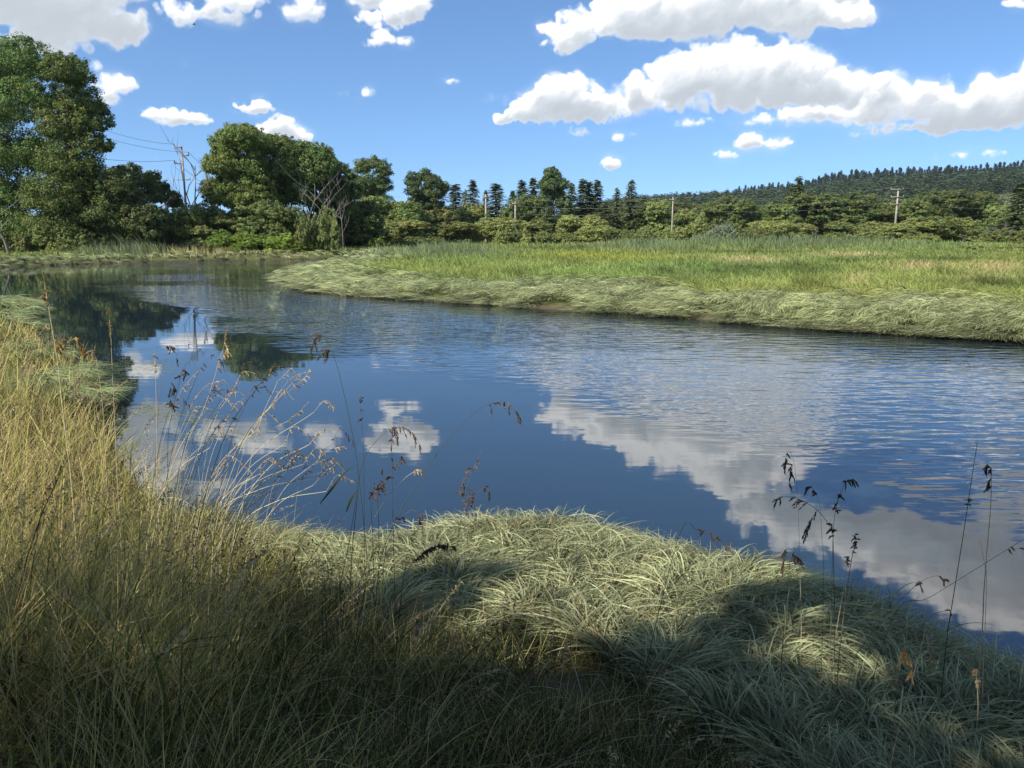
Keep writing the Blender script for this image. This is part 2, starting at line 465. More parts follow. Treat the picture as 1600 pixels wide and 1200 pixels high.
def build_ground():
    g = np.concatenate([-np.sinh(np.linspace(6.1, 0, 300)[:-1]) * 5.5, np.sinh(np.linspace(0, 6.1, 300)) * 5.5])
    gy = np.sinh(np.linspace(-2.6, 6.6, 620)) * 5.5 + 4
    X, Y = np.meshgrid(g, gy)
    Z = ground(X, Y)
    H, W = X.shape
    V = np.stack([X.ravel(), Y.ravel(), Z.ravel()], 1)
    i = np.arange(H * W).reshape(H, W)
    F = np.stack([i[:-1, :-1].ravel(), i[:-1, 1:].ravel(), i[1:, 1:].ravel(), i[1:, :-1].ravel()], 1)
    m = bpy.data.materials.new('ground_earth_and_turf'); m.use_nodes = True
    T = m.node_tree; L = T.links.new; pb = T.nodes['Principled BSDF']; pb.inputs['Roughness'].default_value = .95; pb.inputs['Specular IOR Level'].default_value = .15
    at_ = nd(T, 'ShaderNodeAttribute'); at_.attribute_name = 'col'
    ge = nd(T, 'ShaderNodeNewGeometry')
    no = nd(T, 'ShaderNodeTexNoise'); no.inputs['Scale'].default_value = .9; no.inputs['Detail'].default_value = 9; no.inputs['Roughness'].default_value = .7
    L(ge.outputs['Position'], no.inputs['Vector'])
    mr = nd(T, 'ShaderNodeMapRange'); L(no.outputs[0], mr.inputs[0]); mr.inputs[1].default_value = .3; mr.inputs[2].default_value = .7; mr.inputs[3].default_value = .55; mr.inputs[4].default_value = 1.4
    s_ = nd(T, 'ShaderNodeVectorMath', operation='SCALE'); L(at_.outputs['Color'], s_.inputs[0]); L(mr.outputs[0], s_.inputs['Scale']); L(s_.outputs[0], pb.inputs['Base Color'])
    bp = nd(T, 'ShaderNodeBump'); bp.inputs['Strength'].default_value = .8; bp.inputs['Distance'].default_value = .08; L(no.outputs[0], bp.inputs['Height']); L(bp.outputs[0], pb.inputs['Normal'])
    s, near = shore_dist(V[:, 0], V[:, 1])
    col = np.tile(np.array([.10, .12, .035]), (len(V), 1))
    mud = np.array([.075, .062, .04])
    k = sstep(1.2, 0, s)[:, None]; col = col * (1 - k) + mud * k
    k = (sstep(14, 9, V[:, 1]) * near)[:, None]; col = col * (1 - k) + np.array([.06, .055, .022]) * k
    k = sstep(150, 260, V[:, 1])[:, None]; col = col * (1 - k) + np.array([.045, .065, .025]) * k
    u = V[:, 0] / np.maximum(V[:, 1], 1)
    k = (sstep(.53, .60, u + .02 * bumps(V[:, 0], V[:, 1], 20)) * sstep(420, 480, V[:, 1]) * sstep(760, 700, V[:, 1]))[:, None]
    col = col * (1 - k) + np.array([.22, .20, .11]) * k
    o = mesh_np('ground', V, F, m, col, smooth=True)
    tag(o, kind='structure')
    return o
build_ground()

def build_water():
    m = bpy.data.materials.new('river_water'); m.use_nodes = True
    T = m.node_tree; L = T.links.new; pb = T.nodes['Principled BSDF']
    pb.inputs['Base Color'].default_value = (.013, .024, .031, 1); pb.inputs['Roughness'].default_value = .015
    pb.inputs['IOR'].default_value = 2.05; pb.inputs['Specular IOR Level'].default_value = .5
    ge = nd(T, 'ShaderNodeNewGeometry')
    def layer(scale, sx, sy, rot, det, dist=0.0, seed=0):
        mp = nd(T, 'ShaderNodeMapping'); mp.inputs['Scale'].default_value = (sx, sy, 1); mp.inputs['Rotation'].default_value = (0, 0, rot); mp.inputs['Location'].default_value = (seed, seed * 1.7, 0)
        L(ge.outputs['Position'], mp.inputs[0])
        n = nd(T, 'ShaderNodeTexNoise', noise_dimensions='2D'); n.inputs['Scale'].default_value = scale; n.inputs['Detail'].default_value = det; n.inputs['Roughness'].default_value = .5; n.inputs['Distortion'].default_value = dist
        L(mp.outputs[0], n.inputs['Vector'])
        return n.outputs[0]
    def math2(op, a, b, c=None):
        n = nd(T, 'ShaderNodeMath', operation=op)
        for i, v in enumerate((a, b, c)):
            if v is None: continue
            if isinstance(v, (int, float)): n.inputs[i].default_value = v
            else: L(v, n.inputs[i])
        return n.outputs[0]
    def rng_(v, a, b, c, d):
        n = nd(T, 'ShaderNodeMapRange', interpolation_type='SMOOTHSTEP'); L(v, n.inputs[0])
        for i, q in enumerate((a, b, c, d)): n.inputs[i + 1].default_value = q
        return n.outputs[0]
    rip = layer(2.9, .42, 1.35, R(-10), 1.5, .15)          # wind ripples, crests across the view
    fine = layer(6.5, .5, 1.2, R(14), 2, .1, 3)
    swell = layer(.7, .5, 1.1, R(5), 1, .2, 5)
    sp = nd(T, 'ShaderNodeSeparateXYZ'); L(ge.outputs['Position'], sp.inputs[0])
    # the calm water lies in the lee of the near bank: distance from a line across the river
    mixy = math2('MULTIPLY_ADD', sp.outputs[0], WL[0], sp.outputs[1])
    wob = layer(.16, 1, 1, 0, 3, 0, 9)
    lee = math2('MULTIPLY_ADD', wob, 9.0, mixy)
    wind = rng_(lee, WL[1], WL[1] + 3.5, 0.0, 1.0)
    patch = rng_(layer(.07, .5, 1.6, R(12), 3, 0, 13), .38, .60, .30, 1.0)
    # a sheltered reach by the trees on the left
    sh_ = math2('MULTIPLY_ADD', sp.outputs[1], .42, sp.outputs[0])
    wsh = rng_(math2('MULTIPLY_ADD', wob, 6.0, sh_), -2.0, 3.5, .06, 1.0)
    amp = math2('MULTIPLY', math2('MULTIPLY', wind, patch), wsh)
    h1 = math2('MULTIPLY', rip, .050)
    h2 = math2('MULTIPLY_ADD', fine, .008, h1)
    h3 = math2('MULTIPLY', h2, math2('MULTIPLY_ADD', amp, 1.0, .010))
    h4 = math2('MULTIPLY_ADD', swell, .0020, h3)
    bp = nd(T, 'ShaderNodeBump'); bp.inputs['Strength'].default_value = 1.0; bp.inputs['Distance'].default_value = 1.0
    L(h4, bp.inputs['Height']); L(bp.outputs[0], pb.inputs['Normal'])
    n = 40
    xs = np.linspace(-400, 400, n); ys = np.linspace(-60, 200, n)
    X, Y = np.meshgrid(xs, ys); V = np.stack([X.ravel(), Y.ravel(), np.zeros(n * n)], 1)
    i = np.arange(n * n).reshape(n, n)
    F = np.stack([i[:-1, :-1].ravel(), i[:-1, 1:].ravel(), i[1:, 1:].ravel(), i[1:, :-1].ravel()], 1)
    tag(mesh_np('water', V, F, m), kind='structure')
WL = (1.2, 18.3)
build_water()

# ------------------------------------------------------------------ plant geometry
def blades(root, d0, d1, length, width, col_a, col_b, seg=5, power=1.0, side=None, r=rng):
    """curved grass blades: start direction d0 bending to d1; colours from root to tip. Returns V, F, col"""
    n = len(root)
    length = np.broadcast_to(length, (n,)); width = np.broadcast_to(width, (n,))
    P = np.empty((n, seg + 1, 3)); P[:, 0] = root
    for k in range(seg):
        t = ((k + .5) / seg) ** power
        d = norm(d0 * (1 - t) + d1 * t)
        P[:, k + 1] = P[:, k] + d * (length / seg)[:, None]
    if side is None:
        side = norm(np.cross(d0 + d1 * .5, r.normal(size=(n, 3))))
    t = np.linspace(0, 1, seg + 1)
    w = (width[:, None] * .5) * np.clip(1.05 - t ** 2.2, .06, 1)[None, :] * np.clip(.55 + t * 2, 0, 1)[None, :]
    V = np.empty((n, seg + 1, 2, 3))
    V[:, :, 0] = P - side[:, None, :] * w[..., None]; V[:, :, 1] = P + side[:, None, :] * w[..., None]
    base = (np.arange(n) * (seg + 1) * 2)[:, None] + (np.arange(seg) * 2)[None, :]
    F = np.stack([base, base + 1, base + 3, base + 2], -1).reshape(-1, 4)
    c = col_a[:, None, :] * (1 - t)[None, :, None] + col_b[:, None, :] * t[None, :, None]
    c = np.repeat(c[:, :, None, :], 2, axis=2)
    return V.reshape(-1, 3), F, c.reshape(-1, 3), P

def join(parts):
    Vs, Fs, Cs = [], [], []; off = 0
    for V, F, c in parts:
        Vs.append(V); Fs.append([f + off for f in (F if isinstance(F, list) else [F])]); Cs.append(c); off += len(V)
    F4 = [f for fs in Fs for f in fs]
    return np.concatenate(Vs), F4, np.concatenate(Cs)

def leafquads(c, n, size, aspect=.6, r=rng, along=None):
    """a pointed leaf-shaped face at every centre c facing n"""
    k = len(c)
    u = norm(np.cross(n, r.normal(size=(k, 3)))) if along is None else along
    v = norm(np.cross(n, u))
    s = np.broadcast_to(size, (k,))[:, None]
    V = np.stack([c - u * s, c + v * s * aspect - u * s * .15, c + u * s, c - v * s * aspect - u * s * .15], 1)
    F = np.arange(k * 4).reshape(k, 4)
    return V.reshape(-1, 3), F

def tube(P, Rr, sides=6):
    P = np.asarray(P, float); n = len(P); Rr = np.broadcast_to(Rr, (n,))
    T_ = norm(np.gradient(P, axis=0))
    ref = np.array([.3, .9, .1]) if abs(T_[0] @ np.array([.3, .9, .1])) < .9 else np.array([1., 0, 0])
    A = norm(np.cross(T_, ref)); B = np.cross(T_, A)
    a = np.linspace(0, 2 * math.pi, sides, endpoint=False)
    V = P[:, None] + (A[:, None] * np.cos(a)[None, :, None] + B[:, None] * np.sin(a)[None, :, None]) * Rr[:, None, None]
    i = np.arange(n * sides).reshape(n, sides)
    F = np.stack([i[:-1], np.roll(i[:-1], -1, 1), np.roll(i[1:], -1, 1), i[1:]], -1).reshape(-1, 4)
    return V.reshape(-1, 3), F

def limb(a, b, r0, r1, r, sag=.12, n=6, sides=5):
    a = np.asarray(a, float); b = np.asarray(b, float)
    t = np.linspace(0, 1, n)[:, None]
    L_ = np.linalg.norm(b - a)
    P = a * (1 - t) + b * t + np.sin(t * math.pi) * np.array([r.normal() * .06, r.normal() * .06, -sag * .0 + sag]) * L_
    P[1:-1] += r.normal(size=(n - 2, 3)) * L_ * .018
    return (*tube(P, np.linspace(r0, r1, n), sides), P)

def crown_mesh(blobs, nclump, per, leaf, base, seed, spread=.22, inner=.35, flat=.8, tipcol=None, droop=0.0):
    """foliage: leaf-sized faces in clumps spread through the volume of several overlapping lobes"""
    r = np.random.default_rng(seed)
    B = np.array(blobs, float)
    vol = (B[:, 3] * B[:, 4] * B[:, 5]) ** .67
    k = r.choice(len(B), nclump, p=vol / vol.sum())
    d = norm(r.normal(size=(nclump, 3)))
    d[:, 2] = np.where(d[:, 2] < -.3, d[:, 2] * .5, d[:, 2])
    rad = np.where(r.random(nclump) < inner, r.uniform(.25, .8, nclump), r.uniform(.78, 1.06, nclump))
    cc = B[k, :3] + d * B[k, 3:6] * rad[:, None]
    cr = B[k, 3:6].mean(1) * spread * r.uniform(.6, 1.35, nclump)
    cl_col = r.uniform(.66, 1.36, nclump)
    hue = r.normal(0, .05, nclump)
    idx = np.repeat(np.arange(nclump), per)
    n = len(idx)
    q = norm(r.normal(size=(n, 3))) * (r.random(n) ** .45)[:, None]
    q[:, 2] *= flat
    c = cc[idx] + q * cr[idx][:, None]
    c[:, 2] -= droop * (q[:, 0] ** 2 + q[:, 1] ** 2) * cr[idx]
    nn = norm(q * .7 + d[idx] * .6 + np.array([0, 0, .30]) + r.normal(size=(n, 3)) * .6)
    V, F = leafquads(c, nn, leaf * r.uniform(.6, 1.3, n), .62, r)
    base = np.array(base)
    col = base[None, :] * (cl_col[idx] * r.uniform(.88, 1.14, n))[:, None]
    col[:, 0] *= 1 + hue[idx] * 2; col[:, 2] *= 1 - hue[idx]
    return V, F, np.repeat(np.clip(col, .005, .9), 4, axis=0), cc

def trunk_mesh(h, r0, targets, seed, lean=(0, 0), fork=.35, twig=True):
    r = np.random.default_rng(seed)
    n = 9; t = np.linspace(0, 1, n)
    P = np.stack([lean[0] * t ** 1.3 * h + np.cumsum(r.normal(size=n)) * .012 * h, lean[1] * t ** 1.3 * h + np.cumsum(r.normal(size=n)) * .012 * h, t * h - .35], 1)
    P[0, :2] = 0
    Rr = r0 * (1 - t) ** .8 + .02; Rr[0] *= 1.35
    parts = [(*tube(P, Rr, 8), None)]
    for q in targets:
        q = np.asarray(q, float)
        hz = np.clip(q[2] * r.uniform(.35, .75), fork * h * .6, h * .92)
        i = np.interp(hz, P[:, 2], np.arange(n)); i0 = int(min(n - 2, i)); f = i - i0
        a = P[i0] * (1 - f) + P[i0 + 1] * f
        rr = (Rr[i0] * (1 - f) + Rr[i0 + 1] * f) * .55
        V, F, LP = limb(a, q, rr, rr * .18 + .006, r, .08)
        parts.append((V, F, None))
    V, Fl, _ = join([(a, b, np.zeros((len(a), 3))) for a, b, _ in parts])
    return V, Fl

def conifer_mesh(h, rad, seed, base=(.04, .065, .03), whorls=34, per=8, gaps=.15, skirt=.10, leaf=1.0, droop=.28, pw=.85):
    r = np.random.default_rng(seed)
    cs, ns, al, sz, ba = [], [], [], [], []
    for w in range(whorls):
        t = skirt + (1 - skirt) * (w + r.uniform(-.3, .3)) / whorls
        t = min(max(t, skirt), .995)
        z = t * h
        R_ = rad * ((1 - t) ** pw) * r.uniform(.55, 1.2) + .12
        for b in range(per):
            if r.random() < gaps: continue
            a = r.uniform(0, 2 * math.pi); L_ = R_ * r.uniform(.5, 1.18); z = t * h + r.uniform(-1, 1) * h / whorls
            m = max(2, int(L_ / (.32 * leaf)))
            s = (np.arange(m) + .7) / m
            x = np.cos(a) * L_ * s; y = np.sin(a) * L_ * s
            zz = z - droop * L_ * s ** 1.5 + .10 * L_ * s ** 4 + r.normal(size=m) * .04
            for side in (-1, 0, 1):
                aa = a + side * r.uniform(.5, .9)
                al.append(np.stack([np.full(m, math.cos(aa)), np.full(m, math.sin(aa)), np.full(m, -.35)], 1))
                c = np.stack([x + math.cos(aa) * .12 * leaf, y + math.sin(aa) * .12 * leaf, zz], 1)
                cs.append(c); ns.append(np.tile([0, 0, 1.], (m, 1)) + r.normal(size=(m, 3)) * .35)
                sz.append(r.uniform(.17, .32, m) * leaf); ba.append(np.full(m, r.uniform(.75, 1.3)))
    c = np.concatenate(cs); n = norm(np.concatenate(ns)); u = norm(np.concatenate(al))
    V, F = leafquads(c, n, np.concatenate(sz), .38, r, u)
    col = np.array(base)[None, :] * np.concatenate(ba)[:, None] * r.uniform(.8, 1.25, (len(c), 1))
    return V, F, np.repeat(col, 4, axis=0)

def dead_mesh(h, r0, seed, depth=3, spread=.7, kids=5, upward=.55, lean=(0, 0)):
    r = np.random.default_rng(seed); parts = []
    def grow(a, d, L_, rr, lev):
        n = 6; P = [np.array(a, float)]; dd = d
        for i in range(n - 1):
            dd = norm(dd + r.normal(size=3) * .13 + np.array([0, 0, .05]))
            P.append(P[-1] + dd * L_ / (n - 1))
        P = np.array(P)
        parts.append((*tube(P, np.linspace(rr, rr * .3, n), 5 if lev < 2 else 3), None))
        if lev < depth:
            for k in range(kids - lev):
                i = r.uniform(1.2, n - 1.05); i0 = int(i); f = i - i0
                q = P[i0] * (1 - f) + P[i0 + 1] * f
                s = norm(r.normal(size=3) * np.array([1, 1, .5]))
                grow(q, norm(dd * upward + s * spread + np.array([0, 0, .15])), L_ * r.uniform(.35, .6), rr * .45, lev + 1)
    grow((0, 0, -.3), norm(np.array([lean[0], lean[1], 1.])), h, r0, 0)
    V, F, _ = join([(a, b, np.zeros((len(a), 3))) for a, b, _ in parts])
    return V, F

# ------------------------------------------------------------------ one of each kind of tree
PROTO = {}
def proto(kind, k):
    """mesh data for kind/variant: crown (about 10 m tall, unit copies scaled later) and trunk"""
    key = (kind, k)
    if key in PROTO: return PROTO[key]
    r = np.random.default_rng(abs(hash(kind)) % 1000 if False else sum(map(ord, kind)) * 7 + k)
    sd_ = int(r.integers(1e6))
    if kind in ('broadleaf', 'maple', 'poplar', 'alder', 'willow', 'shrub', 'pale_shrub', 'bright'):
        H = 10.0
        if kind == 'poplar':
            bl = [(r.uniform(-1.3, 1.3), r.uniform(-1.3, 1.3), z, r.uniform(1.0, 1.7), r.uniform(1.0, 1.7), r.uniform(1.0, 1.5)) for z in (3.6, 4.4, 5.2, 6.0, 6.8, 7.4, 8.0, 8.7) for _ in (0, 1)]
            nc, per, lf, sp, inn, base = 420, 34, .17, .30, .25, (.052, .088, .030)
        elif kind == 'maple':
            bl = [(r.uniform(-2.2, 2.2), r.uniform(-2.2, 2.2), r.uniform(1.6, 8.2), 1.9, 1.9, 1.6) for _ in range(16)]
            nc, per, lf, sp, inn, base = 950, 36, .14, .22, .3, (.17, .215, .065)
        elif kind == 'alder':
            bl = [(r.uniform(-2.0, 2.0), r.uniform(-2.0, 2.0), z, 1.6, 1.6, 1.0) for z in np.linspace(2.2, 8.8, 14)]
            nc, per, lf, sp, inn, base = 900, 36, .14, .24, .3, (.13, .17, .055)
        elif kind in ('willow', 'bright'):
            bl = [(r.uniform(-3.2, 3.2), r.uniform(-2.6, 2.6), r.uniform(.9, 7.4), 2.3, 2.2, 2.1) for _ in range(16)]
            nc, per, lf, sp, inn, base = 1100, 38, .14, .20, .3, (.25, .28, .09) if kind == 'willow' else (.22, .31, .06)
        elif kind in ('shrub', 'pale_shrub'):
            H = 10
            bl = [(r.uniform(-7.5, 7.5), r.uniform(-4.5, 4.5), r.uniform(.6, 4.0), 2.4, 2.4, r.uniform(1.8, 4.2)) for _ in range(24)]
            nc, per, lf, sp, inn, base = 1700, 40, .19, .18, .3, (.21, .24, .078) if kind == 'shrub' else (.27, .32, .19)
        else:
            bl = [(r.uniform(-2.6, 2.6), r.uniform(-2.4, 2.4), r.uniform(1.3, 8.2), 2.1, 2.1, 1.8) for _ in range(18)]
            nc, per, lf, sp, inn, base = 1100, 38, .14, .22, .3, (.13, .165, .052)
        V, F, c, cc = crown_mesh(bl, nc, per, lf, base, sd_, sp, inn)
        zmax = np.percentile(V[:, 2], 99.9); V[:, 2] *= H / zmax
        cc[:, 2] *= H / zmax
        tg = cc[r.choice(len(cc), 22)]
        TV, TF = trunk_mesh(8.2, .16 if 'shrub' in kind or kind == 'willow' else .24, tg, sd_)
        crown = (V, F, c); trunk = (TV, TF)
    elif kind == 'fir':
        V, F, c = conifer_mesh(10, 2.1, sd_, (.10, .135, .052), 42, 15, .12, .04, .85)
        crown = (V, F, c); trunk = tube([(0, 0, -.4), (0, 0, 3), (0.02, 0, 7), (0, 0, 9.8)], [.17, .13, .06, .01])
    elif kind == 'cedar':
        V, F, c = conifer_mesh(10, 2.9, sd_, (.12, .15, .055), 42, 14, .1, .02, .85, .5, .7)
        crown = (V, F, c); trunk = tube([(0, 0, -.4), (0, 0, 3), (0.02, 0, 7), (0, 0, 9.8)], [.2, .15, .07, .01])
    def mk(nm, dat, mat):
        o = mesh_np(nm, dat[0], dat[1], mat, dat[2] if len(dat) > 2 else None, smooth=len(dat) < 3)
        me = o.data; bpy.data.objects.remove(o); return me
    PROTO[key] = (mk('crown', crown, M['needle' if kind in ('fir', 'cedar') else 'leaf']),
                  mk('trunk', trunk, M['pale_bark' if kind in ('poplar', 'alder') else 'bark']))
    return PROTO[key]

def gz(x, y):
    return float(ground(np.array([x]), np.array([y]))[0])

_tn = 0
def tree(kind, k, px, Y, top, wpx, name, label, cat='tree', group=None, whole=10.0, halfw=None):
    """one plant: its foot at distance Y under column px, its top at image row top, crown about wpx wide in the photograph"""
    global _tn
    _tn += 1
    p = at(px, (top * 2 + 380) / 3, Y); x = float(p[0]); z0 = gz(x, Y)
    zt = float(at(px, top, Y)[2])
    s = max(.05, (zt - z0) / 10.0)
    cm, tm = proto(kind, k)
    hw = {'fir': 2.2, 'cedar': 2.9, 'poplar': 2.6, 'maple': 3.5, 'alder': 3.2, 'broadleaf': 4.0, 'willow': 4.8, 'bright': 4.8, 'shrub': 9.6, 'pale_shrub': 8.5}[kind]
    dist = math.hypot(x, Y)
    if kind == 'fir': wpx *= 2.2
    if kind == 'cedar': wpx *= 1.35
    wpx *= 1 + .16 * math.sin(_tn * 5.1)
    sx = wpx * .5 / FPX * Y / hw
    e = empty(name, (x, Y, z0 - .02), (_tn * 2.399) % 6.283 if kind not in () else 0)
    e.scale = (sx, sx, s)
    tag(e, label, cat, group)
    for nm, me in (('crown', cm), ('trunk' if 'shrub' not in name else 'stem', tm)):
        o = bpy.data.objects.new(nm, me); C.objects.link(o); o.parent = e
    return e

# ------------------------------------------------------------------ the big trees, each with its own lobes
def big_tree(name, label, foot_px, Y, lobes, depth, base, nclump, per, leaf, seed, cat='tree', group=None, trunkr=.3, spread=.22, bark='bark', inner=.35, nlimb=26, stems=1, mat='leaf', th=None, foot_y=None):
    p = at(foot_px, 380, Y); x0 = float(p[0]); z0 = gz(x0, Y)
    r = np.random.default_rng(seed)
    bl = []
    for (px, py, rx, ry) in lobes:
        k = Y / FPX * .95
        for dy in ((0,) if depth < 1 else (-.45, .45)):
            off = dy * depth + r.uniform(-.25, .25) * depth
            q = at(px, py, Y)
            f = (Y + off) / Y
            bl.append((q[0] * f - x0 + r.normal() * .2, off, (q[2] - CAMZ) * f + CAMZ - z0, rx * k, max(rx * k, depth * .32), ry * k * 1.08))
    V, F, c, cc = crown_mesh(bl, nclump, per, leaf, base, seed, spread, inner)
    ok = V.reshape(-1, 4, 3)[:, :, 2].min(1) > -.1
    V = V.reshape(-1, 4, 3)[ok].reshape(-1, 3); c = c.reshape(-1, 4, 3)[ok].reshape(-1, 3); F = np.arange(len(V)).reshape(-1, 4)
    e = empty(name, (x0, Y, z0)); tag(e, label, cat, group)
    mesh_np('crown', V, F, M[mat], c, parent=e)
    zt = max(b[2] + b[5] for b in bl) * .9 if th is None else th
    parts = []
    for s in range(stems):
        far = cc[(cc[:, 2] > zt * .15)]
        tg = far[r.choice(len(far), nlimb // stems)]
        TV, TF = trunk_mesh(zt, trunkr * r.uniform(.7, 1.1), tg, seed + s, (r.uniform(-.12, .12), 0), .3)
        if s: TV = TV + np.array([r.uniform(-1.5, 1.5), r.uniform(-1, 1), 0])
        parts.append((TV, TF, np.zeros((len(TV), 3))))
    TV, TF, _ = join(parts)
    mesh_np('trunk', TV, TF, M[bark], smooth=True, parent=e)
    return e

big_tree('alder_tree', 'tallest dense broadleaf tree, cut by the left edge of the picture', -5, 95,
         [(8,105,44,42),(44,92,32,30),(-45,120,60,60),(18,165,52,42),(58,150,28,34),(8,235,58,42),(-50,230,60,60),(28,300,50,42),(-35,320,70,46),(58,245,34,34),(18,358,60,28)],
         8, (0.121, 0.176, 0.047), 3400, 48, .115, 101, trunkr=.36, bark='pale_bark', inner=.3)
big_tree('alder_tree', 'second tall broadleaf tree, with a rounded shoulder, right of the tallest one', 105, 92,
         [(92,112,30,26),(114,118,27,24),(122,162,34,28),(142,188,30,28),(100,198,40,34),(150,226,22,18),(108,255,45,35),(92,310,46,40),(138,290,34,34),(152,332,38,34),(90,360,50,28)],
         7, (0.136, 0.186, 0.050), 3100, 48, .112, 102, trunkr=.3, bark='pale_bark', inner=.3)
big_tree('dark_thicket_tree', 'low dark spreading tree filling the foot of the tall left-hand trees beside the reeds', 196, 93,
         [(184,292,24,24),(203,322,32,28),(170,345,44,30),(216,350,30,26),(238,362,20,16),(240,340,16,18)],
         6, (0.088, 0.114, 0.036), 1700, 44, .11, 103, trunkr=.16, stems=2)
big_tree('thin_crowned_tree', 'thin-crowned tree with sky showing through, between the big left trees and the power pole', 222, 112,
         [(205,265,16,9),(222,282,20,12),(240,276,12,9),(250,294,12,10),(195,290,18,12),(240,305,28,16),(270,315,14,16),(180,270,10,10)],
         4, (0.121, 0.155, 0.054), 420, 30, .17, 104, trunkr=.18, inner=.2, spread=.35)
big_tree('grove_tree', 'broad feathery olive-green tree, tallest and leftmost living tree of the rounded grove left of centre', 372, 106,
         [(352,226,22,20),(374,214,27,20),(396,224,26,22),(347,258,26,26),(376,260,38,32),(342,298,24,20),(370,308,38,28),(400,300,28,30)],
         9, (0.122, 0.158, 0.040), 2400, 44, .12, 105, trunkr=.3, spread=.2)
big_tree('grove_tree', 'feathery rounded tree in the middle of the grove, under the bright white cloud', 440, 109,
         [(426,230,26,18),(449,236,23,20),(430,265,32,30),(455,275,28,30),(425,305,35,28)],
         8, (0.115, 0.153, 0.042), 1700, 44, .12, 106, trunkr=.28, spread=.2)
big_tree('grove_tree', 'grove tree standing behind the bare silvery branches', 488, 112,
         [(475,240,24,17),(497,246,22,19),(490,270,30,28),(480,305,30,28),(512,264,20,19)],
         8, (0.104, 0.141, 0.040), 1500, 44, .12, 107, trunkr=.26, spread=.2)
big_tree('grove_tree', 'lowest right-hand tree of the grove, with open layered branches against the sky', 533, 114,
         [(530,266,20,11),(546,287,18,14),(524,300,28,24),(552,302,14,14),(540,327,24,18),(512,285,14,14)],
         7, (0.112, 0.145, 0.047), 900, 44, .12, 108, trunkr=.22, spread=.24)
big_tree('sparse_tree', 'spindly half-bare tree beside the tall dead snag at the left end of the grove', 338, 103,
         [(333,262,10,14),(342,300,14,16),(331,310,12,12),(350,285,10,12),(338,240,7,9)],
         3, (0.134, 0.161, 0.054), 170, 28, .15, 109, trunkr=.14, spread=.4, bark='pale_bark')
big_tree('cottonwood_tree', 'upright cottonwood with gaps between its limbs, standing alone right of the grove', 583, 152,
         [(566,262,13,15),(583,256,13,12),(600,266,13,15),(572,285,18,14),(598,290,17,14),(583,300,20,12),(574,315,20,14),(595,318,20,14)],
         6, (0.097, 0.140, 0.047), 760, 46, .14, 110, trunkr=.35, spread=.3)
big_tree('cottonwood_tree', 'round-headed cottonwood further right, over the bright green shrubs', 662, 162,
         [(647,284,13,14),(662,276,15,11),(678,286,14,12),(650,300,18,10),(675,303,18,10),(692,295,9,12),(655,316,20,12),(676,318,20,12)],
         6, (0.088, 0.129, 0.045), 740, 46, .15, 111, trunkr=.35, spread=.3)
big_tree('cottonwood_tree', 'dark round-topped cottonwood standing above the pointed firs at the centre of the treeline', 863, 205,
         [(862,274,13,11),(855,290,16,11),(872,290,15,11),(864,305,20,12),(848,318,16,10),(880,318,14,12)],
         7, (0.078, 0.114, 0.043), 900, 46, .19, 112, trunkr=.4, spread=.28)

# dead trees and bare branches
def dead(name, label, px, Y, top, seed, spread, kids, lean=(0, 0), r0=.16, depth=3, cat='dead tree', sub=1.0):
    p = at(px, (top + 380) / 2, Y); x = float(p[0]); z = gz(x, Y); h = float(at(px, top, Y)[2]) - z
    V, F = dead_mesh(h * sub, r0, seed, depth, spread, kids, lean=lean)
    V[:, 2] *= h / V[:, 2].max()
    o = mesh_np(name, V, F, M['dead'], smooth=True); o.location = (x, Y, z)
    return tag(o, label, cat)
dead('dead_snag', 'tall bare grey snag rising at the left end of the grove, with fine dead twigs', 318, 101, 198, 5, .25, 3, (-.02, 0), .14, 2)
dead('dead_snag', 'bare reddish-grey snag close against the leafy left flank of the grove', 334, 102, 214, 8, .35, 5, (.03, 0), .14, 2)
dead('bare_branched_tree', 'silvery dead trunk standing straight up in front of the grove', 465, 99, 243, 21, .35, 4, (0, 0), .12, 2)
dead('bare_branched_tree', 'dead tree with pale branches fanning out to the right below the grove', 468, 98, 272, 33, .6, 6, (.55, 0), .11, 2)
dead('bare_branched_tree', 'second fan of pale dead limbs, lower and further right in the grove', 474, 98.6, 292, 37, .5, 5, (.8, .1), .09, 2)
dead('dead_snag', 'thin pale dead stem left of the two cottonwoods, beside the grove edge', 536, 101, 302, 40, .5, 4, (.1, 0), .1, 2)
dead('dead_snag', 'bare reddish conifer skeleton among the firs right of the centre', 957, 214, 284, 43, .5, 6, (0, 0), .16, 2)
dead('dead_snag', 'twisted pale dead trunk in the shrubs below the three-armed pole, left one', 1252, 168, 352, 46, .6, 5, (.25, 0), .16, 2)
dead('dead_snag', 'pale leaning stub beside the twisted dead trunk in the right-hand shrubs', 1271, 168, 356, 47, .5, 4, (.2, 0), .12, 2)
dead('dead_bush', 'tangle of bleached dead branches near the right edge, largest of the treeline', 1568, 160, 345, 50, .9, 9, (-.1, 0), .13, 3)
dead('dead_bush', 'bleached branches sprawling left of the largest tangle near the right edge', 1543, 159, 358, 52, .9, 8, (-.5, 0), .12, 3)
dead('dead_bush', 'low grey brush heap at the marsh edge below the right-hand thicket', 1500, 155, 366, 53, 1.0, 8, (.6, 0), .1, 2)
dead('birch_stem', 'white bare trunk showing through the leaves at the left edge', 4, 86, 235, 61, .3, 3, (0, 0), .17, 1)
dead('bare_branched_tree', 'grey leafless twiggy branches right of the tall left trees, low beside the thin-crowned tree', 190, 90, 300, 63, .6, 7, (.12, 0), .09, 3)

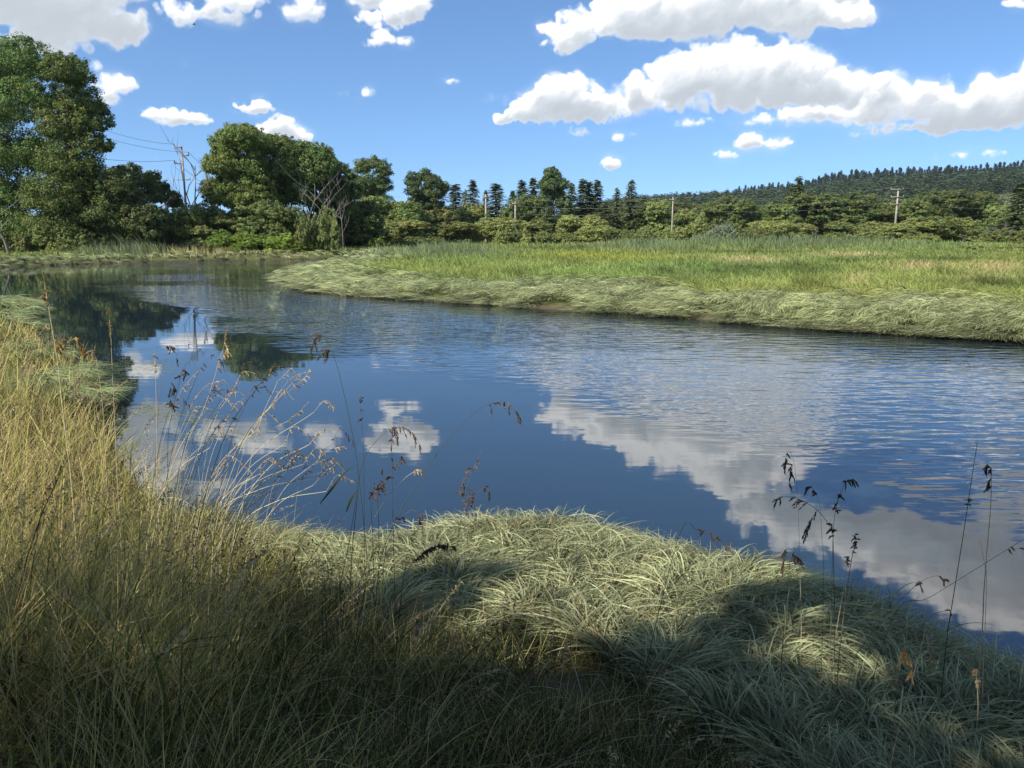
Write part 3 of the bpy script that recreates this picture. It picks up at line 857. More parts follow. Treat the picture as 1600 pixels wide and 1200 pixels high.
# ------------------------------------------------------------------ the belt of trees and shrubs beyond the marsh
B = 'treeline beyond the marsh'
TREES = [
 # kind, variant, column, distance, top row, width, name, label
 ('willow',0,266,98,324,56,'willow_shrub','olive willow shrub at the foot of the wooden power pole',None),
 ('willow',1,298,97,320,60,'willow_shrub','olive-green willow between the power pole and the dead snags',None),
 ('willow',2,318,96,352,50,'willow_shrub','low willow at the reed edge in front of the dead snags',None),
 ('shrub',0,255,98,352,60,'shrub','grey-green shrub behind the reeds, right of the dark thicket',None),
 ('broadleaf',0,348,99,318,66,'understory_tree','dark bushy tree under the left half of the grove',None),
 ('broadleaf',1,402,98,312,80,'understory_tree','dark green bushy tree under the middle of the grove',None),
 ('broadleaf',2,445,97,322,70,'understory_tree','darkest bushy tree, below the silvery dead trunk',None),
 ('shrub',1,492,95,322,64,'shrub','brownish-olive rounded shrub sloping down at the right foot of the grove',None),
 ('broadleaf',1,545,118,312,70,'understory_tree','shaded dark tree filling the hollow right of the grove',None),
 ('bright',0,345,94,358,44,'yellow_green_shrub','bright yellow-green low shrub at the left of the sunlit shrub row',None),
 ('bright',1,385,93,362,52,'yellow_green_shrub','yellow-green low shrub under the dark middle of the grove',None),
 ('bright',2,432,94,364,52,'yellow_green_shrub','low green shrub at the middle of the sunlit shrub row',None),
 ('bright',0,478,95,366,46,'yellow_green_shrub','low green shrub with rusty tips at the right end of the shrub row',None),
 ('maple',0,585,142,308,74,'maple_tree','bright rounded green tree directly below the lone cottonwood',None),
 ('maple',1,622,140,314,54,'maple_tree','small round green tree between the two cottonwoods',None),
 ('broadleaf',0,648,150,318,50,'broadleaf_tree','dull green tree below the round-headed cottonwood',None),
 ('bright',1,582,128,338,34,'sapling','dark upright sapling in front of the bright green trees',None),
 ('willow',0,622,132,342,92,'willow_shrub','wide soft willow shrub in front of the two cottonwoods',None),
 ('shrub',2,556,122,366,56,'shrub','low dark shrub on the dry bank right of the grove',None),
 ('shrub',0,655,128,369,62,'shrub','low tan-green shrub beside the small straw patch',None),
 ('willow',1,690,160,322,60,'willow_shrub','grey-green willow right of the round-headed cottonwood',None),
 ('willow',2,735,165,318,70,'willow_shrub','pale willow under the first pointed firs',None),
 ('willow',0,712,152,346,80,'willow_shrub','olive willow behind the small straw patch',None),
 ('willow',1,782,155,340,80,'willow_shrub','olive willow at the foot of the two thin poles',None),
 ('shrub',1,805,150,352,50,'shrub','dark low shrub below the thin poles',None),
 ('fir',0,712,225,287,30,'fir_tree','slender pointed fir just right of the round-headed cottonwood',None),
 ('fir',1,739,222,281,28,'fir_tree','dark fir with a knobbly spire, second from the cottonwood',None),
 ('cedar',0,727,214,296,36,'cedar_tree','pale green cedar between the first two spires',None),
 ('fir',2,759,230,298,16,'fir_tree','tiny fir spire just left of the thin pole',None),
 ('fir',0,775,226,286,32,'fir_tree','sharp green fir directly right of the thin pole',None),
 ('fir',1,801,232,298,18,'fir_tree','small fir between the thin pole and the centre cottonwood',None),
 ('fir',2,816,222,282,32,'fir_tree','tall grey-green fir, left neighbour of the centre cottonwood pair',None),
 ('fir',0,833,224,277,28,'fir_tree','sharp fir touching the left side of the centre cottonwood',None),
 ('fir',1,893,222,286,26,'fir_tree','narrow fir just right of the centre cottonwood',None),
 ('fir',2,911,216,280,28,'fir_tree','left one of the tight cluster of three dark firs',None),
 ('fir',0,921,218,283,24,'fir_tree','middle one of the tight cluster of three dark firs',None),
 ('fir',1,933,220,281,26,'fir_tree','thin fir with a ragged top closing the cluster of three',None),
 ('cedar',1,964,205,293,40,'cedar_tree','broad dark cedar left of the large pointed one',None),
 ('cedar',2,986,200,281,52,'cedar_tree','large pointed cedar, rightmost tall conifer before the open hill view',None),
 ('cedar',0,1008,198,306,48,'cedar_tree','dark drooping cedar stepping down right of the large pointed one',None),
 ('cedar',1,945,200,318,44,'cedar_tree','low wide cedar at the foot of the dark conifer clump',None),
 ('maple',2,828,190,302,44,'maple_tree','brightest green maple, left below the centre cottonwood',None),
 ('maple',0,800,186,312,40,'maple_tree','dark maple behind the thin pole',None),
 ('cedar',2,862,172,322,66,'cedar_tree','drooping dark cedar in front of the centre cottonwood',None),
 ('willow',2,838,158,344,70,'willow_shrub','willow shrub against the drooping dark cedar',None),
 ('willow',0,905,164,336,60,'willow_shrub','light willow below the cluster of three firs',None),
 ('shrub',2,870,150,360,60,'shrub','low dark bush at the marsh edge below the centre cottonwood',None),
 ('willow',1,930,156,352,60,'willow_shrub','grey willow with pale stems below the firs',None),
 ('shrub',0,975,158,358,70,'shrub','long low olive shrub below the dark cedar clump',None),
 ('maple',1,1036,188,311,50,'maple_tree','round dark maple just left of the plain tall pole',None),
 ('shrub',1,1028,160,358,60,'shrub','grey-green low shrub at the foot of the plain tall pole',None),
 ('willow',2,1082,172,326,50,'willow_shrub','soft green willow right of the plain tall pole',None),
 ('broadleaf',0,1115,195,307,56,'broadleaf_tree','dark round tree below the left end of the hill',None),
 ('broadleaf',1,1160,192,311,60,'broadleaf_tree','dark green tree between the plain pole and the thick broad tree',None),
 ('maple',2,1212,188,316,62,'maple_tree','olive maple left of the largest dark dome',None),
 ('broadleaf',2,1302,190,300,104,'broadleaf_tree','largest dark dome-shaped tree on the right, left of the three-armed pole',None),
 ('fir',2,1246,235,276,24,'fir_tree','single tall fir standing in front of the hill forest',None),
 ('fir',0,1236,238,286,16,'fir_tree','shorter fir leaning against the single tall fir on the hill',None),
 ('maple',0,1260,196,308,40,'maple_tree','narrow tree filling the gap left of the largest dark dome',None),
 ('broadleaf',0,1368,200,306,64,'broadleaf_tree','grey-green tree just left of the three-armed pole',None),
 ('maple',1,1425,198,310,52,'maple_tree','dark tree right beside the three-armed pole',None),
 ('broadleaf',1,1470,205,296,64,'broadleaf_tree','near-black leafy tree right of the three-armed pole',None),
 ('broadleaf',2,1520,208,300,66,'broadleaf_tree','broad olive tree below the pale clearing on the hill',None),
 ('fir',1,1592,170,286,40,'fir_tree','dark conifer cut by the right edge of the picture',None),
 ('maple',2,1560,182,318,54,'maple_tree','bright green tree at the right, behind the bleached branches',None),
 ('pale_shrub',0,1131,150,347,54,'silver_shrub','pale silvery rounded bush standing out at the marsh edge',None),
 ('pale_shrub',1,1098,152,362,40,'silver_shrub','lower grey-silver bush left of the pale rounded one',None),
 ('shrub',2,1172,156,352,60,'shrub','dark olive bush right of the pale silvery one',None),
 ('willow',0,1205,160,344,60,'willow_shrub','olive willow between the silvery bush and the twisted dead trunk',None),
 ('willow',1,1250,160,348,66,'willow_shrub','bushy willow around the foot of the twisted dead trunk',None),
 ('willow',2,1310,158,346,70,'willow_shrub','willow below the largest dark dome tree',None),
 ('shrub',0,1350,156,354,70,'shrub','green shrub under the grey-green tree near the three-armed pole',None),
 ('willow',0,1400,158,346,80,'willow_shrub','willow thicket at the foot of the three-armed pole',None),
 ('willow',1,1450,160,338,80,'willow_shrub','light olive willow right of the three-armed pole foot',None),
 ('willow',2,1505,160,340,80,'willow_shrub','light olive willow left of the bleached branches',None),
 ('shrub',1,1430,150,364,70,'shrub','low dark brush at the marsh edge below the light olive willow',None),
 ('shrub',2,1578,152,356,70,'shrub','shadowy bush wrapped round the bleached branches at the right',None),
 ('shrub',1,1436,112,390,50,'marsh_bush','small dark bush out in the marsh, left of the wider pair',None),
 ('shrub',0,1518,110,388,60,'marsh_bush','dark bush out in the marsh near the right edge',None),
 ('shrub',2,1578,108,386,64,'marsh_bush','dark marsh bush cut by the right edge of the picture',None),
 ('shrub',2,30,90,350,90,'shrub','shrub at the reed edge under the leftmost tall tree',None),
 ('shrub',1,60,99,338,110,'shrub','broad dark bush filling the gap between the trunks of the two tallest trees',None),
 ('shrub',0,120,88,352,90,'shrub','shrub at the reed edge under the second tall tree',None),
]
for k, (kind, v, px, Y, top, w, nm, lb, g) in enumerate(TREES):
    tree(kind, v, px, Y, top, w * 1.12, nm, lb, cat='shrub' if 'shrub' in nm or 'bush' in nm else 'tree')

# trees further back that close the gaps: nothing tells them apart
rr = random.Random(12)
for k in range(46):
    px = 330 + k * 28.5 + rr.uniform(-8, 8)
    Y = rr.uniform(250, 330)
    top = rr.uniform(318, 330) if px > 560 else rr.uniform(322, 336)
    if px > 1040: top = rr.uniform(312, 322)
    tree(rr.choice(['broadleaf', 'maple', 'cedar', 'broadleaf']), rr.randrange(3), px, Y, top, rr.uniform(44, 62), 'background_tree',
         'dark green tree in the solid wooded mass behind the front row of the treeline', group='trees massed behind the treeline')
for k in range(22):
    px = -60 + k * 22 + rr.uniform(-8, 8)
    tree(rr.choice(['broadleaf', 'maple']), rr.randrange(3), px, rr.uniform(112, 140), rr.uniform(322, 340), rr.uniform(50, 70), 'background_tree',
         'dim tree seen through gaps behind the large left-hand trees', group='trees behind the large left trees')

# ------------------------------------------------------------------ forest on the hill
def hill_forest():
    r = np.random.default_rng(90)
    lo = []
    for k in range(4):
        V, F, c = conifer_mesh(1.0, .17, 300 + k, (.055, .082, .040), 12, 6, .06, .08, .24, .35, .75)
        V2, F2 = tube([(0, 0, -.05), (0, 0, .9)], [.012, .004], 3)
        lo.append((V, F, c, V2, F2))
    # single trees along the ridge, the only ones one can tell apart
    metas = []
    for k in range(4):
        V, F, c = conifer_mesh(10.0, 2.0, 320 + k, (.055, .082, .040), 30, 12, .10, .10, 1.15, .35, .95)
        V2, F2 = tube([(0, 0, -.5), (0, 0, 9)], [.16, .03], 5)
        VV, FF, CC = join([(V, F, c), (V2, F2, np.full((len(V2), 3), .16))])
        o = mesh_np('ridge_conifer', VV, FF, M['needle'], CC); metas.append(o.data); bpy.data.objects.remove(o)
    for k in range(200):
        px = 1150 + k * 2.45 + r.uniform(-1, 1)
        u = (px - 800) / FPX / CP
        y = r.uniform(940, 1010)
        x = at(px, 300, y)[0]
        o = bpy.data.objects.new('ridge_conifer', metas[k % 4]); C.objects.link(o)
        z = gz(x, y)
        top = np.interp(px, [1150, 1250, 1280, 1300, 1400, 1500, 1600, 1650], [293, 284, 274, 268, 263, 260, 252, 250]) + r.uniform(-4, 7)
        zt = at(px, top, y)[2]
        s = float((zt - z) / 10)
        o.location = (x, y, z - .5); o.scale = (max(1.2, s * 1.25), max(1.2, s * 1.25), s); o.rotation_euler = (0, 0, r.uniform(0, 6.28))
        tag(o, 'tall dark conifer in the row along the crest of the right-hand hill', 'tree', 'conifers along the hill crest')
    # the rest of the wood
    n = 5200
    px = r.uniform(930, 1720, n); y = 430 + (1250 - 430) * r.random(n) ** .8
    x = (px - 800) / FPX * y / CP
    u = x / y
    clear = (u > .50) & (u < .75) & (y > 430) & (y < 760) & (r.random(n) < .93)
    keep = ~clear
    x, y = x[keep], y[keep]
    z = ground(x, y)
    parts = []
    h = r.uniform(9, 17, len(x)) * np.where(y > 900, .95, .9)
    kk = r.integers(0, 4, len(x)); a = r.uniform(0, 6.28, len(x))
    Vs, Fs, Cs = [], [], []; off = 0
    for k in range(4):
        V, F, c, V2, F2 = lo[k]
        i = np.where(kk == k)[0]
        ca, sa = np.cos(a[i])[:, None], np.sin(a[i])[:, None]
        W_ = np.stack([(V[None, :, 0] * ca - V[None, :, 1] * sa) * h[i][:, None] * 1.5 + x[i][:, None], (V[None, :, 0] * sa + V[None, :, 1] * ca) * h[i][:, None] * 1.5 + y[i][:, None], V[None, :, 2] * h[i][:, None] + z[i][:, None]], -1)
        Vs.append(W_.reshape(-1, 3)); Fs.append((F[None] + (np.arange(len(i)) * len(V))[:, None, None] + off).reshape(-1, 4))
        Cs.append((c[None] * r.uniform(.75, 1.3, (len(i), 1, 1))).reshape(-1, 3)); off += len(i) * len(V)
    o = mesh_np('hillside_forest', np.concatenate(Vs), np.concatenate(Fs), M['needle'], np.concatenate(Cs))
    tag(o, 'far conifer forest covering the low hill on the right', 'forest', kind='stuff')
hill_forest()

# ------------------------------------------------------------------ poles and wires
def pole(px, Y, top, arms, label, r0=.15, name='utility_pole', armpx=10):
    p = at(px, top + 20, Y); x = float(p[0]); z = gz(x, Y); h = float(at(px, top, Y)[2]) - z
    e = empty(name, (x, Y, z)); tag(e, label, 'utility pole')
    V, F = tube([(0, 0, -.4), (0, 0, h * .5), (0, 0, h)], [r0 * 1.15, r0, r0 * .75], 8)
    c = np.array([[0, 0, h + .002]]); V = np.concatenate([V, c]); n = len(V) - 1
    cap = np.array([[n - 8 + i, n - 8 + (i + 1) % 8, n] for i in range(8)])
    mesh_np('post', V, [F, cap], M['pole'], parent=e)
    ends = []
    for (pa, pb, py) in arms:
        za = float(at(px, py, Y)[2]) - z
        xa = float(at(pa, py, Y)[0]) - x; xb = float(at(pb, py, Y)[0]) - x
        yo = -r0 - .03
        bx = np.array([(X_, yo + dy, za + dz) for X_ in (xa, xb) for dy in (-.06, .06) for dz in (-.07, .07)])
        Fb = np.array([[0, 1, 3, 2], [4, 6, 7, 5], [0, 4, 5, 1], [2, 3, 7, 6], [0, 2, 6, 4], [1, 5, 7, 3]])
        arm = mesh_np('crossarm', bx, Fb, M['pole'], parent=e)
        for X_ in ((xa, xb) if abs(xa) > .5 and abs(xb) > .5 else ((xa,) if abs(xa) > abs(xb) else (xb,))):
            V, F = tube([(X_ * .96, yo, za + .07), (X_ * .96, yo, za + .16), (X_ * .96, yo, za + .20), (X_ * .96, yo, za + .36)], [.03, .09, .06, .05], 6)
            mesh_np('insulator', V, F, M['pole'], parent=arm)
            ends.append((x + X_ * .96, Y + yo, z + za + .37))
    return e, ends, (x, Y, z + h)
_, e1, t1 = pole(285, 100, 228, [(273, 284, 230.5), (284, 296, 243), (273, 284, 255.5)], 'tall weathered power pole with three short side arms, left of the grove', .125)
_, e0, t0 = pole(289, 138, 279, [(262, 298, 281)], 'distant pole whose wide top arm shows just right of the tall weathered pole', .10)
_, e2, t2 = pole(759, 163, 304, [(754, 764, 308)], 'thin pale pole left of the sharp green fir', .2)
_, e3, t3 = pole(805, 152, 315, [(800, 810, 318)], 'shorter thin pole half lost in the willows near the centre', .16)
_, e4, t4 = pole(1051, 166, 308, [(1046, 1056, 312)], 'plain tall pale pole standing at the marsh edge right of the cedars', .15)
_, e5, t5 = pole(1402, 172, 295, [(1391, 1411, 296), (1391, 1411, 307.5), (1390, 1409, 319)], 'wooden pole with three full crossarms in front of the right-hand trees', .2)

wm = bpy.data.materials.new('aluminium_wire'); wm.use_nodes = True
pw = wm.node_tree.nodes['Principled BSDF']; pw.inputs['Base Color'].default_value = (.30, .30, .30, 1); pw.inputs['Metallic'].default_value = .6; pw.inputs['Roughness'].default_value = .55
def wire(a, b, sag, label, rad=.02):
    a = np.array(a, float); b = np.array(b, float)
    t = np.linspace(0, 1, 30)[:, None]
    P = a * (1 - t) + b * t; P[:, 2] -= sag * 4 * (t * (1 - t))[:, 0]
    V, F = tube(P, rad, 4)
    return tag(mesh_np('power_line', V, F, wm), label, 'power line')
wl = at(100, 175, 84)
wire(at(90, 172, 88), e1[0], .7, 'highest wire running from the tall left trees to the top arm of the weathered pole')
wire(at(90, 188, 88), e1[1], .7, 'second wire from the tall left trees, meeting the right-hand arm of the weathered pole')
wire(at(90, 236, 88), e1[2], .5, 'lowest wire from the tall left trees to the weathered pole')
wire(e1[1], at(420, 330, 135), .8, 'wire sloping down from the weathered pole into the grove, upper one')
wire(e1[2], at(415, 345, 135), .8, 'wire sloping down from the weathered pole into the grove, lower one')
for k, (dz, lab) in enumerate([(0, 'top'), (-1.5, 'middle'), (-3.0, 'bottom')]):
    a = np.array(t2) + [0, 0, dz]; b = np.array(t4) + [0, -.1, dz * .8 + .1]; c_ = np.array(e5[min(k * 2, len(e5) - 1)])
    wire(at(560, 300 + 12 * k, 215), a, 1.0, f'{lab} one of the faint wires left of the thin pale pole', .022)
    wire(a, b, 1.2, f'{lab} one of the wires strung between the thin pale pole and the plain tall pole', .022)
    wire(b, c_, 1.2, f'{lab} one of the wires between the plain tall pole and the pole with three crossarms', .022)
    wire(e5[min(k * 2 + 1, len(e5) - 1)], at(1720, 300 + 12 * k, 185), 1.0, f'{lab} one of the wires leaving the three-armed pole for the right edge', .022)

# ------------------------------------------------------------------ the marsh beyond the river
def blob_w(x, y, px, py, rx, ry, z=.4):
    """weight of a patch of the marsh lying under pixel (px, py)"""
    c = on_plane(px, py, z); kx = rx / FPX * c[1]
    y0 = on_plane(px, py + ry, z)[1]; y1 = on_plane(px, py - ry, z)[1]
    cy = (y0 + y1) / 2; ky = (y1 - y0) / 2
    return np.exp(-(((x - c[0] - (y - cy) * px_slope(px)) / kx) ** 2 + ((y - cy) / ky) ** 2) * 1.2)
def px_slope(px):
    return (px - 800) / FPX / CP

LODGED = np.array([.50, .53, .28]); GREEN = np.array([.34, .41, .11]); YELL = np.array([.42, .45, .07]); STRAW = np.array([.62, .50, .24])
REED = np.array([.20, .255, .13]); OLIVE = np.array([.23, .27, .09]); DARKG = np.array([.10, .15, .045])
PATCHES = [  # px, py, rx, ry, colour, kind of growth (1 = tall reed)
 (905,403,95,5,YELL,0),(985,408,60,4,YELL,0),(700,401,110,7,REED,1),(1010,393,95,7,REED,1),(600,400,60,5,REED,1),
 (715,379.5,30,2.2,STRAW,0),(1055,382,24,2,STRAW,0),(940,387,30,2.5,STRAW,0),(1330,402,60,4,STRAW,0),(1450,424,45,7,STRAW,0),
 (1570,428,50,10,STRAW,0),(1545,446,40,6,STRAW,0),(1350,442,20,10,STRAW,0),(1180,412,60,5,STRAW,0),
 (760,392,120,2,DARKG,0),(880,394,60,1.5,DARKG,0),(1180,398,90,2,DARKG,0),(1330,412,50,3,DARKG,0),(1470,410,60,3,DARKG,0),(1120,432,50,3,DARKG,0),
 (1080,440,40,6,OLIVE,0),(1275,432,35,5,DARKG,0),(1180,426,70,4,DARKG,0),(1560,452,50,4,DARKG,0),(1250,388,260,4,REED,1),
 (60,400,80,14,REED,1),(140,398,60,12,REED,1),(250,392,80,9,REED,1),(330,400,70,3,STRAW,0),(440,399,60,2,STRAW,0),
 (1450,436,170,6,GREEN,0),(640,425,120,8,GREEN,0),(800,418,180,7,GREEN,0)]

def lod_points(n, px0, px1, py0, py1, z, r, bias=1.0):
    px = r.uniform(px0, px1, n); py = py0 + (py1 - py0) * r.random(n) ** bias
    a = (px - 800) / FPX; b = (600 - py) / FPX
    dx, dy, dz = a, CP + b * SP, -SP + b * CP
    t = (z - CAMZ) / dz
    return dx * t, dy * t

def build_marsh():
    r = np.random.default_rng(55)
    # points spread evenly over the picture's share of the far bank; a margin on both sides
    x, y = lod_points(85000, -260, 1900, 371.5, 545, .35, r, 1.25)
    s, near = shore_dist(x, y)
    k = (s > -.32) & (y < 190) & ~(near & (y < 45))
    k &= ~((s < .5 + .7 * bumps(x, y, 3.7, 8)) & (bumps(x, y, 1.6, 11) > .30) & (y < 70))
    x, y, s = x[k], y[k], s[k]
    n = len(x)
    wave = 1 - np.abs(bumps(x * .75 + y * .5, y, 1.25, 6))
    z = ground(x, y) + .28 * wave ** 2 * sstep(.2, 1.6, s) * sstep(11, 6, s)
    wob = bumps(x, y, 3.1, 1); wob2 = bumps(x, y, 7.7, 3)
    lodw = sstep(7.0, 3.0, s + 3.6 * wob2 + 2.2 * wob + r.normal(0, .5, n)) * sstep(.0, .1, 1 - 0)           # the lodged belt along the water
    lodw = lodw * np.where(y < 75, 1, .8)
    col = OLIVE * .35 + GREEN * .65
    col = np.tile(col, (n, 1)) * (1 + .26 * wob + .22 * wob2)[:, None] * np.where(r.random(n) < .12, .55, 1.0)[:, None]
    col[:, 0] *= 1 + .18 * bumps(x, y, 12, 5)
    reed = np.zeros(n)
    for (px, py, rx, ry, cc, kind) in PATCHES:
        w = blob_w(x, y, px, py, rx, ry) * r.uniform(.55, 1.1, n); w = np.clip(w * 1.25, 0, 1)
        col = col * (1 - w[:, None]) + cc * w[:, None]
        if kind: reed = np.maximum(reed, w)
    lc = (lodw * (.30 + .55 * sstep(7.5, 2.0, s + 1.5 * wob)))[:, None]
    col = col * (1 - lc) + LODGED * lc
    mudw = (sstep(.15, -.2, s) * .35)[:, None]
    col = col * (1 - mudw) + np.array([.12, .11, .07]) * mudw
    dist = np.hypot(x, y)
    parts = []
    # lodged tufts: sheaves thrown over towards the lower left, arching and lying on each other
    li = np.where(r.random(n) < lodw)[0]
    per = 9
    i = np.repeat(li, per); m = len(i)
    ang = math.pi + .55 + .75 * bumps(x[i], y[i], 2.3, 7) + .5 * bumps(x[i], y[i], 5.5, 4)
    ang = ang + np.repeat(r.normal(0, .30, len(li)), per) + r.normal(0, .20, m)
    fl = np.stack([np.cos(ang), np.sin(ang), np.zeros(m)], 1)
    L_ = np.repeat(r.uniform(.6, 1.35, len(li)), per) * r.uniform(.7, 1.15, m)
    up = np.repeat(r.uniform(.45, 1.5, len(li)), per) * r.uniform(.8, 1.1, m) * np.clip(sstep(-.3, .5, s[i]), .45, 1)
    root = np.stack([x[i], y[i], z[i] - .02], 1) + np.stack([r.normal(0, .10, m), r.normal(0, .10, m), np.zeros(m)], 1)
    root[:, 2] = np.maximum(root[:, 2], -.02)
    d0 = norm(fl * .55 + np.array([0, 0, 1.]) * up[:, None]); d1 = norm(fl - np.array([0, 0, .62]) * up[:, None])
    w = np.maximum(.009, dist[i] * .00068) * r.uniform(.7, 1.3, m)
    tv = np.repeat(r.uniform(.6, 1.3, len(li)) * (.72 + .5 * wave[li]), per)[:, None]  # tufts in the hollows darker: shade between the waves painted in
    ca = col[i] * r.uniform(.30, .6, (m, 1)) * tv; cb = col[i] * r.uniform(.75, 1.45, (m, 1)) * tv  # dark roots under pale tips, lighting contrast put into the colour
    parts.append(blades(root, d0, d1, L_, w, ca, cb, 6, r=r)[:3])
    # standing sedge and reeds
    si = np.where(r.random(n) > lodw)[0]
    per = 6
    i = np.repeat(si, per); m = len(i)
    tus = sstep(.55, .8, bumps(x[i] * 1.3, y[i] * .6, 2.1, 9)) * (y[i] < 150)
    hh = (1 + .75 * tus) * (.30 + .13 * wob2[i] + .25 * np.repeat(r.random(len(si)), per) + 1.25 * reed[i]) * r.uniform(.6, 1.15, m) * np.where(y[i] > 120, 1.35, 1.0)
    lean = np.stack([-.12 + r.normal(0, .30, m), -.1 + r.normal(0, .30, m), np.ones(m)], 1)
    bend = np.stack([-.35 + r.normal(0, .6, m), -.15 + r.normal(0, .5, m), .35 + .7 * reed[i]], 1)
    sp = np.minimum(.25, .05 + dist[i] * .0022)
    root = np.stack([x[i] + r.normal(0, 1, m) * sp, y[i] + r.normal(0, 1, m) * sp * 1.5, z[i] - .03], 1)
    w = np.maximum(.009, dist[i] * .00060) * r.uniform(.7, 1.3, m)
    col = col.copy(); tcol = (1 - .45 * tus)[:, None]
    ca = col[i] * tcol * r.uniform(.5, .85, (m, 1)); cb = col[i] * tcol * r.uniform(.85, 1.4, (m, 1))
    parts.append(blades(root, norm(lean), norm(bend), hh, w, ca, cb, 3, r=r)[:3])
    V, F, c = join(parts)
    o = mesh_np('marsh_grass', V, F, M['grass'], c)
    tag(o, 'sedge marsh across the river, flattened and pale along the water, green and yellow behind', 'grass', kind='stuff')
build_marsh()

# ------------------------------------------------------------------ the near bank
def near_points(n, x0, x1, y0, y1, r, fall=True):
    x = r.uniform(x0, x1, n); y = r.uniform(y0, y1, n)
    s, near = shore_dist(x, y)
    return x, y, s, near

def build_lodged_near():
    """matted pale sedge hanging over the near water's edge"""
    r = np.random.default_rng(77)
    parts = []
    # centre and right mound, plus the small pale mats on the left shore
    def mats(cx, cy, n_t, per, wid, lenr, col, seedang, hgt):
        m = n_t * per
        i = np.repeat(np.arange(n_t), per)
        x, y = cx, cy
        z = ground(x, y) + hgt * r.uniform(.2, 1.0, n_t)
        a0 = seedang(x, y) + r.normal(0, .55, n_t)
        ang = a0[i] + r.normal(0, .52, m)
        fl = np.stack([np.cos(ang), np.sin(ang), np.zeros(m)], 1)
        root = np.stack([x[i], y[i], z[i]], 1) + r.normal(0, 1, (m, 3)) * np.array([.05, .05, .015])
        up = r.uniform(.15, .85, n_t)[i] * r.uniform(.75, 1.15, m)
        L_ = r.uniform(*lenr, n_t)[i] * r.uniform(.65, 1.15, m)
        d0 = norm(fl * .6 + np.array([0, 0, 1.]) * up[:, None]); d1 = norm(fl - np.array([0, 0, .95]) * (up[:, None] * .8 + .25))
        d1 = norm(d1 + r.normal(0, .16, (m, 3)))
        cv = r.uniform(.55, 1.25, n_t)[i][:, None] * r.uniform(.7, 1.25, (m, 1))
        c = col[None, :] * cv
        dry = r.random(m) < .10
        c[dry] = np.array([.50, .42, .22]) * r.uniform(.6, 1.1, (dry.sum(), 1))
        w = wid * r.uniform(.6, 1.3, m)
        return blades(root, d0, d1, L_, w, c * .28, c * 1.15, 8, r=r)[:3]  # roots far darker than tips: shade of the gaps painted in
    x = r.uniform(-3.2, 7.0, 30000); y = r.uniform(2.6, 9.0, 30000)
    s, near = shore_dist(x, y)
    pxs = x / np.maximum(y, .1)
    back = np.interp(x, [-3.2, -1.6, -.9, 1.4, 2.2, 3.5, 7], [.35, .5, 2.1, 2.5, 2.5, 2.4, 2.2])
    k = near & (s > .12) & (s < back) & (y < 9) & (bumps(x, y, .42, 3) < .60)
    x, y, s = x[k][:2000], y[k][:2000], s[k][:2000]
    flow = lambda x, y: math.pi / 2 - .25 + 1.35 * bumps(x, y, .95, 2) + .7 * bumps(x, y, 2.1, 5) + np.where(x > 1.6, -.9, 0)
    crest = .16 * np.exp(-((x - .35) / 1.1) ** 2) + .10 * np.exp(-((x - 2.2) / .9) ** 2)
    parts.append(mats(x, y, len(x), 42, .0082, (.30, .62), np.array([.54, .57, .32]), flow, .03 + crest * .6))
    # left shore mats, further off
    for (px, py, rx, ry, n_t, per) in [(95,612,60,20,90,60),(20,480,40,8,170,34),(22,500,26,9,120,34),(60,560,40,14,26,40)]:
        c = on_plane(px, py, .25)
        a = r.uniform(0, 2 * math.pi, n_t * 4); q = np.sqrt(r.random(n_t * 4))
        ppx = px + rx * q * np.cos(a); ppy = py + ry * q * np.sin(a)
        P = np.array([on_plane(u, v, .25) for u, v in zip(ppx, ppy)])
        s2, n2 = shore_dist(P[:, 0], P[:, 1]); kk = s2 > -.3
        P = P[kk][:n_t]
        parts.append(mats(P[:, 0], P[:, 1], len(P), per, max(.007, c[1] * .00075), (.4, .8), np.array([.38, .46, .22]), lambda x, y: -.5 + .9 * bumps(x, y, 1.4, 3), .16))
    V, F, c = join(parts)
    o = mesh_np('flattened_sedge', V, F, M['bank'], c)
    tag(o, 'matted pale green sedge lying in swirls over the near bank edge', 'grass', kind='stuff')
build_lodged_near()

def tall_h(x, y):
    """height of the standing grass over the near bank"""
    u = x / np.maximum(y, .8)
    h = np.interp(u, [-1.2, -.62, -.50, -.40, -.30, -.18, -.05, .3, .8], [1.0, .98, .90, .72, .60, .48, .36, .30, .38])
    h = h * np.interp(y, [0, 2.2, 3.5, 6, 9, 20, 30], [.60, .80, .98, .95, .82, .6, .5])
    return h

